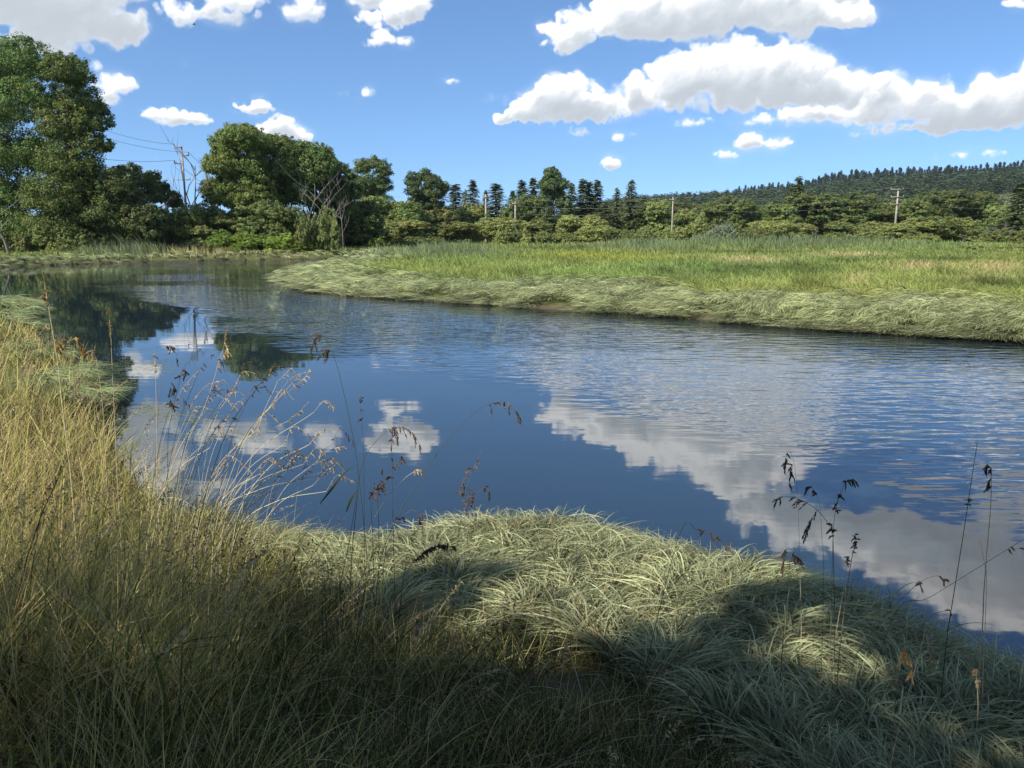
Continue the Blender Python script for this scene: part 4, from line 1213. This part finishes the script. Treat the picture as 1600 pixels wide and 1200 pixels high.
def build_bank_grass():
    r = np.random.default_rng(88)
    parts = []
    N = 215000
    y = 1.0 + 29 * r.random(N) ** 1.9
    u = r.uniform(-1.05, .95, N)
    x = u * (y + .6)
    s, near = shore_dist(x, y)
    lodback = np.interp(x, [-3.2, -1.7, -1.0, 1.4, 2.2, 3.5, 7], [.1, .25, 1.7, 2.2, 2.2, 2.1, 1.9])
    k = near & (s > .1) & ((s > lodback + r.normal(0, .25, N)) | (y > 9)) & (y < 29) & ((x < 4.8))
    # thin out, keep the most where blades show largest
    dens = np.interp(y, [1, 3, 6, 12, 29], [.50, 1.0, 1.0, .8, .45])
    k &= r.random(N) < dens * np.clip(.72 + .85 * bumps(x, y, .36, 8), .08, 1.2)
    x, y, s, u = x[k], y[k], s[k], u[k]
    n = len(x)
    z = ground(x, y)
    tuft = bumps(x, y, .33, 2) * .6 + bumps(x, y, .9, 6) * .6
    H = tall_h(x, y) * (.35 + .80 * r.random(n) ** 1.1) * (1 + .34 * np.clip(tuft, -1, 1))
    tall = (r.random(n) < .07) & (u < -.15) & (y > 2.6) & (y < 8); H = np.where(tall, tall_h(x, y) * r.uniform(1.15, 1.6, n), H)
    kind = r.random(n)
    gold_noise = bumps(x, y, 1.7, 4)
    gold = np.clip(.5 - (u + .42) * 2.0 + .35 * gold_noise + r.normal(0, .30, n), 0, 1)       # sunlit gold painted in towards the left
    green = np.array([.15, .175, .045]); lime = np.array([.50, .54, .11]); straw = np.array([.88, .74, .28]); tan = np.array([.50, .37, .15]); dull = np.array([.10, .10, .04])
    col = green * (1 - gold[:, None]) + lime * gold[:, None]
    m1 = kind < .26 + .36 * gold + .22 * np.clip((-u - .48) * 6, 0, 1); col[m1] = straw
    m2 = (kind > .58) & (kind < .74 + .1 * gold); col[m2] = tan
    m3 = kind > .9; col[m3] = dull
    lean_a = r.uniform(0, 2 * math.pi, n); la = r.uniform(0.0, .75, n) ** 1.4
    wind = np.array([.05, .06, 0])
    d0 = norm(np.stack([np.cos(lean_a) * la, np.sin(lean_a) * la, np.ones(n)], 1) + wind * .5)
    b = r.uniform(.1, 1.6, n) ** 1.3
    ba = lean_a + r.normal(0, .5, n)
    d1 = norm(np.stack([np.cos(ba) * b, np.sin(ba) * b, np.where(m1, .9, r.uniform(-.7, .9, n))], 1) + wind * 1.6)
    dist = np.hypot(x, y)
    w = np.where(m1 | m2, r.uniform(.0022, .0042, n), r.uniform(.004, .0085, n)) * np.clip(dist / 6, 1, 4)
    wide = (~(m1 | m2)) & (r.random(n) < .10); w = np.where(wide, w * 1.7, w)
    root = np.stack([x, y, z - .03], 1)
    v = r.uniform(.7, 1.25, (n, 1))
    parts.append(blades(root, d0, d1, H, w, col * v * .26, col * v * 1.08 * np.where((u > -.32) | (y < 2.6), .72, 1.0)[:, None], 6, r=r)[:3])  # roots, and tips on the shaded part of the bank, darkened as painted shade
    # matted dead thatch under the standing grass
    t = r.random(n) < .25
    nt = t.sum(); a = r.uniform(0, 2 * math.pi, nt)
    d0t = norm(np.stack([np.cos(a), np.sin(a), r.uniform(.1, .9, nt)], 1)); d1t = norm(np.stack([np.cos(a), np.sin(a), r.uniform(-.7, .0, nt)], 1) + r.normal(0, .3, (nt, 3)))
    ct = np.where(r.random((nt, 1)) < .5, np.array([[.34, .26, .14]]), np.array([[.24, .24, .10]])) * r.uniform(.5, 1.2, (nt, 1))
    rt = root[t] + np.stack([np.zeros(nt), np.zeros(nt), r.uniform(0, .22, nt) * tall_h(x[t], y[t])], 1)
    parts.append(blades(rt, d0t, d1t, r.uniform(.15, .45, nt), r.uniform(.002, .005, nt) * np.clip(dist[t] / 6, 1, 4), ct, ct, 4, r=r)[:3])
    # long bleached blades thrown across the darker growth in every direction
    q = np.where((y < 9) & (r.random(n) < .085))[0]; nq = len(q)
    a = r.uniform(0, 2 * math.pi, nq); lo_ = r.uniform(.3, 1.3, nq)
    d0q = norm(np.stack([np.cos(a) * lo_, np.sin(a) * lo_, np.ones(nq)], 1)); d1q = norm(np.stack([np.cos(a), np.sin(a), r.uniform(-1.0, .5, nq)], 1) + r.normal(0, .2, (nq, 3)))
    cq = np.where(r.random((nq, 1)) < .6, np.array([[.70, .60, .34]]), np.array([[.44, .44, .17]])) * r.uniform(.6, 1.1, (nq, 1))
    parts.append(blades(root[q], d0q, d1q, np.maximum(.3, tall_h(x[q], y[q])) * r.uniform(.8, 1.5, nq), r.uniform(.002, .0042, nq) * np.clip(dist[q] / 6, 1, 2), cq * .8, cq, 9, r=r)[:3])
    # flowering stems with loose seed heads
    si = np.where((r.random(n) < np.interp(u, [-.7, -.4, -.1, .6], [.030, .022, .012, .010])) & (y > 2.4) & (y < 16))[0]
    ns = len(si)
    Hs = tall_h(x[si], y[si]) * r.uniform(1.0, 1.35, ns)
    d0s = norm(np.stack([r.normal(.12, .14, ns), r.normal(.05, .14, ns), np.ones(ns)], 1)); d1s = norm(np.stack([r.normal(.45, .45, ns), r.normal(.1, .4, ns), r.uniform(.1, 1, ns)], 1))
    pale = r.random((ns, 1)) < .55
    cs = np.where(pale, np.array([[.66, .56, .32]]), np.array([[.24, .20, .10]]))
    V, F, c, P = blades(root[si], d0s, d1s, Hs, .0028 * np.clip(dist[si] / 6, 1, 3), cs * .8, cs, 7, r=r)
    parts.append((V, F, c))
    K = 26
    tt = np.linspace(.78, 1.0, K)[None, :] * 7
    i0 = np.minimum(tt.astype(int), 6); f = (tt - i0)[..., None]
    rows = np.arange(ns)[:, None]
    cen = P[rows, i0] * (1 - f) + P[rows, i0 + 1] * f
    cen = cen + r.normal(0, 1, cen.shape) * np.array([.012, .012, .008]) * np.clip((1.15 - (tt / 7 - .78) / .22), .25, 1)[..., None]
    cen = cen.reshape(-1, 3); m = len(cen)
    al = norm(np.stack([r.normal(.3, .5, m), r.normal(0, .5, m), r.normal(-.2, .7, m)], 1))
    V, F = leafquads(cen, norm(np.cross(al, r.normal(size=(m, 3)))), r.uniform(.006, .012, m) * np.clip(np.repeat(dist[si], K) / 6, 1, 2.5), .32, r, al)
    hc = np.where(np.repeat(pale[:, 0], K)[:, None], np.array([[.58, .46, .27]]), np.array([[.16, .115, .085]])) * r.uniform(.6, 1.2, (m, 1))
    parts.append((V, F, np.repeat(hc, 4, axis=0)))
    V, F, c = join(parts)
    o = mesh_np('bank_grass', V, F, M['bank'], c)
    tag(o, 'long mixed grass of the near bank, golden at the left and dark green in the shade', 'grass', kind='stuff')
build_bank_grass()

# floating mats of weed by the left shore
def floating():
    r = np.random.default_rng(31)
    cs = []
    for (px, py, rx, ry, n) in [(215,575,60,14,480),(235,640,80,12,330),(300,655,60,10,160),(190,600,30,10,240),(330,680,70,10,140)]:
        a = r.uniform(0, 6.28, n); q = r.random(n) ** .6
        for t_ in range(n):
            w_ = on_plane(px + rx * q[t_] * math.cos(a[t_]), py + ry * q[t_] * math.sin(a[t_]), .004)
            cs.append(w_)
    c = np.array(cs); s, _ = shore_dist(c[:, 0], c[:, 1]); c = c[s < 0]; m = len(c)
    a = r.uniform(0, 6.28, m)
    fl = np.stack([np.cos(a), np.sin(a), np.zeros(m)], 1)
    col = np.array([[.26, .30, .14]]) * r.uniform(.6, 1.2, (m, 1))
    V, F, cc, _ = blades(c, fl, norm(fl + r.normal(0, .5, (m, 3)) * np.array([1, 1, .05])), r.uniform(.08, .3, m), .006, col, col, 3, side=norm(np.stack([-np.sin(a), np.cos(a), np.full(m, .15)], 1)), r=r)
    o = mesh_np('floating_weed', V, F, M['bank'], cc)
    tag(o, 'thin pale weed floating in patches by the left shore', 'water weed', kind='stuff')
floating()

# ------------------------------------------------------------------ grass stalks one can tell apart
def plain(name, col, rough=.6, tr=.15):
    return leafmat(name, tr, rough, .3, vary=.10, color=col, spots=False)
M['stalk_dark'] = plain('stalk_dark_green', (.070, .085, .035)); M['stalk_pale'] = plain('stalk_straw', (.72, .62, .38)); M['stalk_tan'] = plain('stalk_tan', (.34, .26, .15))
M['head_dark'] = plain('seeds_purple_brown', (.15, .11, .08)); M['head_pale'] = plain('seeds_straw', (.60, .47, .27)); M['head_gold'] = plain('seeds_golden', (.55, .38, .16))

def smooth_path(P, n):
    P = np.asarray(P, float)
    d = np.concatenate([[0], np.cumsum(np.linalg.norm(np.diff(P, axis=0), axis=1))]); d /= d[-1]
    # Catmull-Rom through the points
    t = np.linspace(0, 1, n); out = np.zeros((n, P.shape[1]))
    Q = np.vstack([2 * P[0] - P[1], P, 2 * P[-1] - P[-2]])
    for k, v in enumerate(t):
        i = min(len(P) - 2, max(0, np.searchsorted(d, v, 'right') - 1)); u = (v - d[i]) / (d[i + 1] - d[i] + 1e-9)
        a, b, c, e = Q[i], Q[i + 1], Q[i + 2], Q[i + 3]
        out[k] = .5 * (2 * b + (c - a) * u + (2 * a - 5 * b + 4 * c - e) * u * u + (3 * b - a - 3 * c + e) * u ** 3)
    return out

def seed_head(P, mat, r, size=.011, n=60, width=.018, hang=.6, clusters=7):
    """small pointed seeds hanging in separate clusters along the path"""
    m = len(P); cl_t = np.sort(r.uniform(0, 1, clusters)); cs, al = [], []
    for t in cl_t:
        i = t * (m - 1); i0 = int(min(m - 2, i)); a = P[i0] + (P[i0 + 1] - P[i0]) * (i - i0)
        ax = norm((P[i0 + 1] - P[i0])[None])[0]
        out = norm((r.normal(size=3) * .6 + ax * .8 + np.array([0, 0, -hang]))[None])[0]
        L_ = r.uniform(.5, 1.2) * width * 2.2
        k = max(4, int(1.5 * n / clusters))
        q = np.linspace(.1, 1, k)
        for v in q:
            cs.append(a + out * L_ * v + np.array([0, 0, -hang * L_ * v * v * .7]) + r.normal(size=3) * width * .10)
            al.append(out + np.array([0, 0, -hang * v]) + r.normal(size=3) * .35)
    cs = np.array(cs); al = norm(np.array(al)); k = len(cs)
    nn = norm(np.cross(al, r.normal(size=(k, 3)))); s = size * r.uniform(.7, 1.25, k)
    V1, F1 = leafquads(cs, nn, s, .23, r, al); V2, F2 = leafquads(cs, np.cross(al, nn), s, .23, r, al)
    return np.concatenate([V1, V2]), np.concatenate([F1, F2 + len(V1)])

def to_world(pts, Y0, Y1):
    n = len(pts)
    return [at(px, py, Y0 + (Y1 - Y0) * i / max(1, n - 1)) for i, (px, py) in enumerate(pts)]

def stalk(label, stem, heads, Y, dY=0.0, kind='dark', head='head_dark', rad=.0016, seeds=70, size=.011, width=.018, hang=.6, group=None, clusters=7, seed=0, leaf=None, name='grass_stalk'):
    r = np.random.default_rng(seed + int(stem[0][0]) * 3 + int(stem[-1][1]))
    P = to_world(stem, Y, Y + dY)                                   # from the foot up
    foot = P[0].copy(); zg = gz(foot[0], foot[1])
    if foot[2] > zg + .02:                                          # carry the stem down to the ground
        d = norm((P[0] - P[1])[None])[0]; k = (foot[2] - zg + .03)
        P = [np.array([foot[0] + d[0] * k * .25, foot[1] - .05 * k, zg - .03])] + P
    base = P[0].copy(); base[2] = max(zg, base[2])
    e = empty(name, base); tag(e, label, 'grass stalk', group)
    S = smooth_path(np.array(P), 34)
    rad *= 1.5
    V, F = tube(S - base, np.linspace(rad, rad * .5, 34), 5)
    mesh_np('stem', V, F, M['stalk_' + kind], smooth=True, parent=e)
    for h in heads:
        H = smooth_path(np.array(to_world(h, Y + dY, Y + dY)), 24) if len(h) > 1 else None
        V, F = seed_head(H - base, None, r, size, seeds, width, hang, clusters)
        Vb, Fb = tube(H - base, rad * .4, 3)
        mesh_np('seed_head', np.concatenate([V, Vb]), np.concatenate([F, Fb + len(V)]), M[head], parent=e)
    for lf in (leaf or []):
        H = smooth_path(np.array(to_world(lf, Y + dY * .5, Y + dY)), 10) - base
        sd_ = norm(np.cross(np.gradient(H, axis=0), np.array([[.2, 1, .3]])))
        w = .006 * np.sin(np.linspace(.35, math.pi - .05, 10))[:, None]
        V = np.concatenate([H - sd_ * w, H + sd_ * w]); i = np.arange(9)
        mesh_np('leaf', V, np.stack([i, i + 1, i + 11, i + 10], 1), M['stalk_dark'], parent=e)
    return e

stalk('tall dark stalk with drooping head against the open water, left of centre', [(588,960),(575,880),(560,740),(547,660),(527,573),(515,540),(507,527)], [[(507,527),(497,524),(489,536),(481,557)],[(517,549),(511,548),(507,553)]], 4.2, 0, width=.022)
stalk('dark stalk arching far right over the water, its tip nodding downwards', [(592,890),(617,817),(660,743),(700,687),(735,650),(760,633),(785,627)], [[(762,633),(783,627),(803,638),(813,658),(812,668)]], 4.4, 0, width=.022, seeds=80, clusters=9)
stalk('dark stalk bent in a low arch inside the wider arching one', [(548,900),(556,800),(566,725),(587,690),(613,668),(625,667)], [[(618,668),(635,670),(650,684),(660,704)],[(613,668),(620,676),(621,684)]], 4.3, 0, clusters=9)
stalk('upright dark stalk with two forked seed branches, standing alone over the water', [(700,905),(712,865),(722,800),(730,765)], [[(730,765),(735,742),(745,722),(753,703)],[(728,778),(745,769),(760,762),(768,778)],[(725,790),(722,768),(724,752)],[(724,795),(735,786),(741,777)]], 4.4, 0, width=.020)
stalk('straight dark stalk with a beaded top, rising between the two arches', [(617,930),(615,850),(613,767),(612,700)], [[(613,735),(612,700),(611,672)],[(616,735),(622,722),(629,717)]], 4.5, 0, width=.012, clusters=9)
stalk('hair-thin stalk topped by one short dense dark head', [(570,900),(569,780),(568,700),(565,660)], [[(565,658),(563,638),(563,618)]], 4.6, 0, rad=.0009, width=.010, clusters=9, size=.009)
stalk('dark stalk ending in a bunched dark tuft, right of the tall drooping stalk', [(592,900),(592,830),(590,770)], [[(590,770),(596,748),(598,727)],[(592,765),(604,748),(610,741)]], 4.5, 0)
stalk('short stalk with a dark ragged tuft, lowest of the pair beside the tall drooping stalk', [(584,905),(582,840),(580,790)], [[(580,790),(583,768),(585,755)]], 4.5, 0, width=.022)
stalk('green stalk with a long dark leaf blade swept left over the water', [(530,930),(545,850),(556,780),(560,735)], [], 4.2, 0, leaf=[[(500,787),(520,762),(540,737),(556,728)],[(541,800),(549,780),(559,765)]])
stalk('thick dark foxtail head curling over the pale sedge, centre', [(630,905),(640,885),(650,874)], [[(648,876),(665,862),(685,853),(710,854)],[(650,875),(668,860),(688,852),(709,855)]], 3.3, 0, width=.007, seeds=260, clusters=40, size=.008, rad=.002)
stalk('stalk with a dark drooping head just above the left end of the sedge', [(600,880),(612,840),(625,810)], [[(622,815),(640,798),(652,800),(660,816)]], 3.8, 0)
stalk('pale nodding stalk in the water gap behind the dark arches', [(560,880),(590,800),(630,750),(648,737)], [[(640,742),(652,734),(660,736)]], 4.7, 0, 'pale', 'head_pale', width=.012)
# right-hand group over the water
stalk('thin stalk with two dark drooping clusters, leftmost of the right-hand group', [(1252,985),(1250,900),(1247,788),(1241,725),(1235,706)], [[(1236,705),(1230,708),(1228,722),(1228,732)],[(1237,725),(1235,740),(1234,760)]], 4.0, 0, 'pale', rad=.001, width=.016)
stalk('stalk with a curled dark crown, tallest dark head of the right-hand group', [(1299,960),(1300,900),(1302,833),(1306,795),(1314,768),(1322,752)], [[(1318,758),(1326,750),(1336,751),(1334,762)],[(1306,800),(1308,785),(1311,772)],[(1302,838),(1300,826),(1298,818)]], 4.0, 0, 'tan', width=.016)
stalk('dark stalk arching left with a long comb of seeds, right-hand group', [(1302,850),(1296,822),(1280,800),(1261,786),(1245,780)], [[(1262,786),(1240,777),(1224,776),(1208,784)],[(1279,795),(1270,808),(1262,822),(1256,838)]], 4.0, 0, clusters=9, width=.020)
stalk('thin stalk with a small hooked head between the two taller ones on the right', [(1287,900),(1284,840),(1281,790),(1273,768)], [[(1276,772),(1268,762),(1261,764),(1261,774)]], 4.0, 0, rad=.001, width=.013)
stalk('stubby dark head hanging over the edge of the sedge at the right-hand group', [(1232,900),(1236,880),(1240,862)], [[(1240,862),(1230,856),(1226,872),(1224,884)],[(1238,866),(1246,872),(1252,874)]], 3.9, 0, width=.018)
stalk('pale brown upright spike at the sedge edge, right of the comb-headed stalk', [(1310,1040),(1316,980),(1325,910),(1333,860)], [[(1333,865),(1336,850),(1337,835)]], 3.7, 0, 'tan', 'head_dark', width=.008, clusters=10, rad=.0022)
stalk('faint thin spike leaning just left of the pale brown one', [(1300,1040),(1308,980),(1318,920),(1325,870)], [[(1323,885),(1325,870)]], 3.7, 0, 'pale', 'head_pale', width=.005, rad=.0012)
stalk('long straight dark stem without seeds, near the right edge', [(1478,1010),(1490,930),(1506,830),(1518,750),(1527,692)], [[(1512,790),(1515,770)],[(1480,985),(1486,960),(1480,950)]], 3.8, 0, width=.006, clusters=4, rad=.0018, seeds=24)
stalk('bleached white stalk with a dark drooping head beside it, near the right edge', [(1535,980),(1537,930),(1543,850),(1548,790),(1549,735)], [[(1549,735),(1543,726),(1541,738),(1542,748)],[(1548,748),(1545,752),(1544,762)]], 3.8, 0, 'pale', width=.012, rad=.0024)
stalk('short bleached stub left of the white stalk', [(1541,925),(1538,880),(1531,843)], [], 3.8, 0, 'pale', rad=.0014)
stalk('long thin stem slanting down from the right edge across the water', [(1395,965),(1450,935),(1520,892),(1600,842),(1640,815)], [[(1575,860),(1600,856)]], 3.6, 0, width=.006, rad=.0011, seeds=20, clusters=3)
stalk('pale arching seed head reaching right over the sedge edge', [(1330,1050),(1350,1005),(1395,950),(1430,915)], [[(1430,915),(1450,903),(1465,900),(1476,906)]], 3.5, 0, 'tan', 'head_pale', width=.014)
stalk('single golden dried seed spray hanging in front of the dark sedge', [(1400,1090),(1405,1050),(1411,1012)], [[(1411,1012),(1418,1025),(1423,1042),(1425,1056)],[(1411,1012),(1413,1026),(1414,1036)]], 3.2, 0, 'tan', 'head_gold', width=.012, clusters=10)
stalk('dark seed head drooping right on the crest of the sedge, centre right', [(1060,840),(1085,826),(1095,829)], [[(1090,827),(1112,834),(1130,848),(1150,870)]], 3.8, 0, clusters=10, width=.014)
stalk('pale bending stalk in the lower right corner', [(1395,1180),(1440,1010),(1448,975)], [[(1448,990),(1455,1020),(1462,1040)]], 3.0, 0, 'pale', 'head_pale', width=.01)
stalk('slender straw spike at the bottom right edge', [(1520,1200),(1528,1110),(1525,1050)], [[(1527,1075),(1524,1045)]], 2.9, 0, 'pale', 'head_pale', width=.006)
# left-hand group
stalk('tallest straw-coloured stalk at the left edge, reaching the far shore', [(112,760),(104,690),(97,630),(90,565),(80,505),(75,473),(70,445)], [[(76,478),(72,455),(67,427)],[(75,475),(66,463)]], 4.6, 0, 'pale', 'head_pale', width=.009, rad=.0026)
stalk('straight straw stalk with a thin spike, second from the left edge', [(184,760),(180,673),(176,590),(173,520),(171,500)], [[(173,530),(171,505),(170,482)]], 4.8, 0, 'pale', 'head_gold', width=.006, rad=.0018)
stalk('pale feathery stalk leaning right, tallest of the sunlit fan', [(275,800),(290,700),(318,640),(335,590),(346,550)], [[(340,575),(350,540),(356,508)],[(341,572),(352,552),(358,540)]], 4.7, 0, 'pale', 'head_pale', width=.012)
stalk('pale stiff stalk with a slim brush, left of the sunlit fan', [(246,760),(245,680),(244,620),(243,580)], [[(243,590),(242,570),(241,553)]], 4.7, 0, 'pale', 'head_pale', width=.008)
stalk('thin stalk with a small dark hooked tuft hanging right, above the shore weed', [(243,740),(247,650),(252,590),(262,547)], [[(260,550),(267,541),(275,552),(277,564)]], 4.7, 0, 'tan', width=.014)
stalk('dark speckled drooping head low over the shore weed', [(262,720),(268,650),(282,590)], [[(280,592),(287,574),(291,588)],[(276,612),(268,598),(267,614)],[(272,640),(266,626)]], 4.7, 0, width=.016)
stalk('bent straw stalk nodding left over the pale shore mat', [(166,740),(163,673),(158,610),(150,560)], [[(152,565),(143,548),(134,562)]], 4.6, 0, 'pale', 'head_pale', width=.012)
stalk('bushy brown drooping head above the pale shore mat', [(122,720),(118,620),(112,560),(108,535)], [[(108,535),(98,530),(90,548)],[(108,533),(120,530),(128,545)]], 4.6, 0, 'tan', 'head_gold', width=.022)
stalk('thin stalk curving left at the left edge with a drooping tip', [(32,640),(40,570),(58,530),(70,511)], [[(62,522),(74,508),(82,515)]], 4.8, 0, 'tan', 'head_pale', width=.012)
stalk('dark thick seed head low at the left edge in the shade', [(20,1060),(28,1012)], [[(26,1015),(40,995),(58,978)]], 2.8, 0, width=.006, clusters=26, seeds=200, size=.007)

# the sunlit fan of straw stalks leaning out over the water
rs = np.random.default_rng(14)
for k in range(46):
    fx = rs.uniform(225, 400); fy = rs.uniform(800, 890)
    tx = fx + rs.uniform(40, 190) * (1 if fx > 260 else .6); ty = rs.uniform(560, 730) + max(0, tx - 380) * .35
    Yk = rs.uniform(4.2, 5.4)
    mx, my = fx + (tx - fx) * .42, fy + (ty - fy) * .62
    hd = [[(tx - 6, ty + 14), (tx + rs.uniform(6, 16), ty - rs.uniform(2, 14)), (tx + rs.uniform(22, 40), ty - rs.uniform(-14, 20))]]
    pale = rs.random() < .8
    stalk('sunlit straw stalk in the fan leaning right over the water' if pale else 'dark-seeded stalk among the sunlit fan leaning over the water', [(fx, fy), (mx, my), (tx - 6, ty + 14)], hd, Yk, 0,
          'pale' if pale else 'dark', 'head_pale' if pale else 'head_dark', rad=rs.uniform(.0013, .0021), seeds=60, size=.008, width=.012, clusters=8,
          group='sunlit stalks fanning over the water' if pale else 'dark-seeded stalks in the fan', seed=k)

# ------------------------------------------------------------------ the trees that shade the bank, behind and left of the viewpoint
def shade_tree(name, label, foot, lobes, ncl, seed, leaf=.10):
    z0 = gz(*foot); bl = [(a - foot[0], b - foot[1], c - z0, d, e_, f) for a, b, c, d, e_, f in lobes]
    V, F, c, cc = crown_mesh(bl, ncl, 40, leaf, (.10, .15, .045), seed, .30, .45)
    e = empty(name, (foot[0], foot[1], z0)); tag(e, label, 'tree')
    mesh_np('crown', V, F, M['leaf'], c, parent=e)
    r = np.random.default_rng(seed)
    TV, TF = trunk_mesh(max(b[2] for b in bl), .24, cc[r.choice(len(cc), 24)], seed, (.15, .1), .35)
    mesh_np('trunk', TV, TF, M['bark'], smooth=True, parent=e)
def over(x, y, t=14.0, z=.8):
    return (x + sun_vec[0] * t, y + sun_vec[1] * t, z + sun_vec[2] * t)
L1 = [(*over(x, y), rx, ry, 1.5) for (x, y, rx, ry) in [(-1.2,-1.2,1.4,1.0),(-.1,1.3,1.5,1.5),(-1.45,1.2,1.2,.8),(-1.15,4.0,.8,.9),(-.5,3.1,1.1,1.0),(.3,2.0,1.5,1.1),(1.6,1.9,1.7,1.4),(3.2,2.5,1.7,1.5),(4.9,3.2,1.9,1.8),(2.6,.5,2,1.8),(0,-.8,2,1.8)]]
L2 = [(*over(x, y), rx, ry, 1.2) for (x, y, rx, ry) in [(2.6,4.9,1.2,1.0),(4.2,5.2,1.3,1.1),(5.8,4.8,1.5,1.3),(-1.3,4.4,.55,.9),(1.9,3.7,.6,.4)]]
def ragged(L_, k, seed, f=.62):
    q = random.Random(seed)
    return [(a + q.uniform(-.55, .55) * d, b + q.uniform(-.55, .55) * e_, c + q.uniform(-1.2, 1.2), d * f * q.uniform(.6, 1.2), e_ * f * q.uniform(.6, 1.2), f_ * f) for a, b, c, d, e_, f_ in L_ for _ in range(k)]
L1 = ragged(L1, 4, 1); L2 = ragged(L2 + [(*over(x, y), rx, ry, 1.0) for (x, y, rx, ry) in [(3.4, 6.0, 1.0, .7), (2.2, 5.3, .8, .6), (5.2, 6.0, 1.3, 1.0), (3.0, 4.2, 1.0, .7), (1.2, 3.7, .7, .5)]], 4, 2, .5)
qq = random.Random(5)
L3 = [(qq.uniform(-2.0, 6.5), qq.uniform(-3.5, 3.9), qq.uniform(7.2, 9.6), 1.3, 1.2, .8) for _ in range(40)]  # overhead canopy added to keep sky light off the near bank
shade_tree('shade_tree', 'unseen tree added over the viewpoint to block sky light from the bank', (3.5, -5.0), L3, 1200, 73, .09)
shade_tree('shade_tree', 'broad tree standing behind the viewpoint whose crown shades the bottom of the bank', (-9.5, -7.5), L1, 1150, 71, .085)
for k, (x_, y_) in enumerate([(-14, -9), (-5, -11), (3.5, -9.5), (12, -8)]):  # unseen tree row added to cut the blue sky fill from behind
    rq = random.Random(k)
    shade_tree('sky_block_tree', ['leftmost', 'second', 'third', 'rightmost'][k] + ' of the unseen bushy trees added behind the viewpoint to block sky light', (x_, y_),
               [(x_ + rq.uniform(-3.5, 3.5), y_ + rq.uniform(-1.5, 1.2), rq.uniform(1.5, 9.0), 2.6, 2.0, 2.2) for _ in range(12)], 900, 80 + k, .13)
shade_tree('shade_tree', 'smaller tree behind the viewpoint, shading the sedge at the right', (-4.0, -5.5), L2, 560, 72, .07)

# ------------------------------------------------------------------ the bird high over the grove
def bird():
    p = at(303, 38.5, 62); e = empty('bird', p, .6); e.scale = (.6, .6, .6); tag(e, 'tiny dark bird in flight under the cloud at the upper left', 'bird')
    P = [(-.20, 0, .0), (-.13, 0, .01), (-.02, 0, .02), (.08, 0, .02), (.14, 0, .035), (.19, 0, .03), (.23, 0, .022)]
    V, F = tube(P, [.008, .03, .048, .045, .028, .027, .004], 8)
    Vs = [V]; Fs = [F]; off = len(V)
    for s in (-1, 1):                                   # wings with some thickness, slightly raised
        sec = [(0.03, .17), (.14, .15), (.28, .10), (.40, .015)]
        W_ = []
        for i, (yy, ch) in enumerate(sec):
            zz = .02 + .10 * math.sin(yy * 4.5); x0 = .08 - .12 * max(0, yy - .15)
            W_ += [(x0, s * yy, zz + .006), (x0 - ch, s * yy, zz), (x0 - ch * .5, s * yy, zz + .014), (x0 - ch * .5, s * yy, zz - .004)]
        W_ = np.array(W_); q = []
        for i in range(3):
            a = i * 4; b = a + 4
            for u, v in ((0, 2), (2, 1), (1, 3), (3, 0)): q.append([a + u, a + v, b + v, b + u])
        Vs.append(W_); Fs.append(np.array(q) + off); off += len(W_)
    T_ = np.array([(-.17, -.02, .0), (-.17, .02, .0), (-.30, .05, .0), (-.30, -.05, .0), (-.17, -.02, .01), (-.17, .02, .01), (-.30, .05, .006), (-.30, -.05, .006)])
    Vs.append(T_); Fs.append(np.array([[0, 1, 2, 3], [4, 7, 6, 5], [0, 4, 5, 1], [1, 5, 6, 2], [2, 6, 7, 3], [3, 7, 4, 0]]) + off)
    mesh_np('body', np.concatenate(Vs), np.concatenate(Fs), M['head_dark'], parent=e)
bird()

# ------------------------------------------------------------------ the air between the bank and the hill
def haze():
    V = np.array([(x, y, z) for x in (-1300., 1300.) for y in (-60., 2100.) for z in (-3., 135.)])
    F = np.array([[0, 1, 3, 2], [4, 6, 7, 5], [0, 4, 5, 1], [2, 3, 7, 6], [0, 2, 6, 4], [1, 5, 7, 3]])
    m = bpy.data.materials.new('summer_haze'); m.use_nodes = True
    T = m.node_tree
    for n in list(T.nodes): T.nodes.remove(n)
    out = nd(T, 'ShaderNodeOutputMaterial'); pv = nd(T, 'ShaderNodeVolumePrincipled')
    pv.inputs['Color'].default_value = (.80, .88, 1.0, 1); pv.inputs['Density'].default_value = HAZE; pv.inputs['Anisotropy'].default_value = .2
    T.links.new(pv.outputs[0], out.inputs['Volume'])
    tag(mesh_np('haze', V, F, m), kind='stuff')
HAZE = .00006
haze()
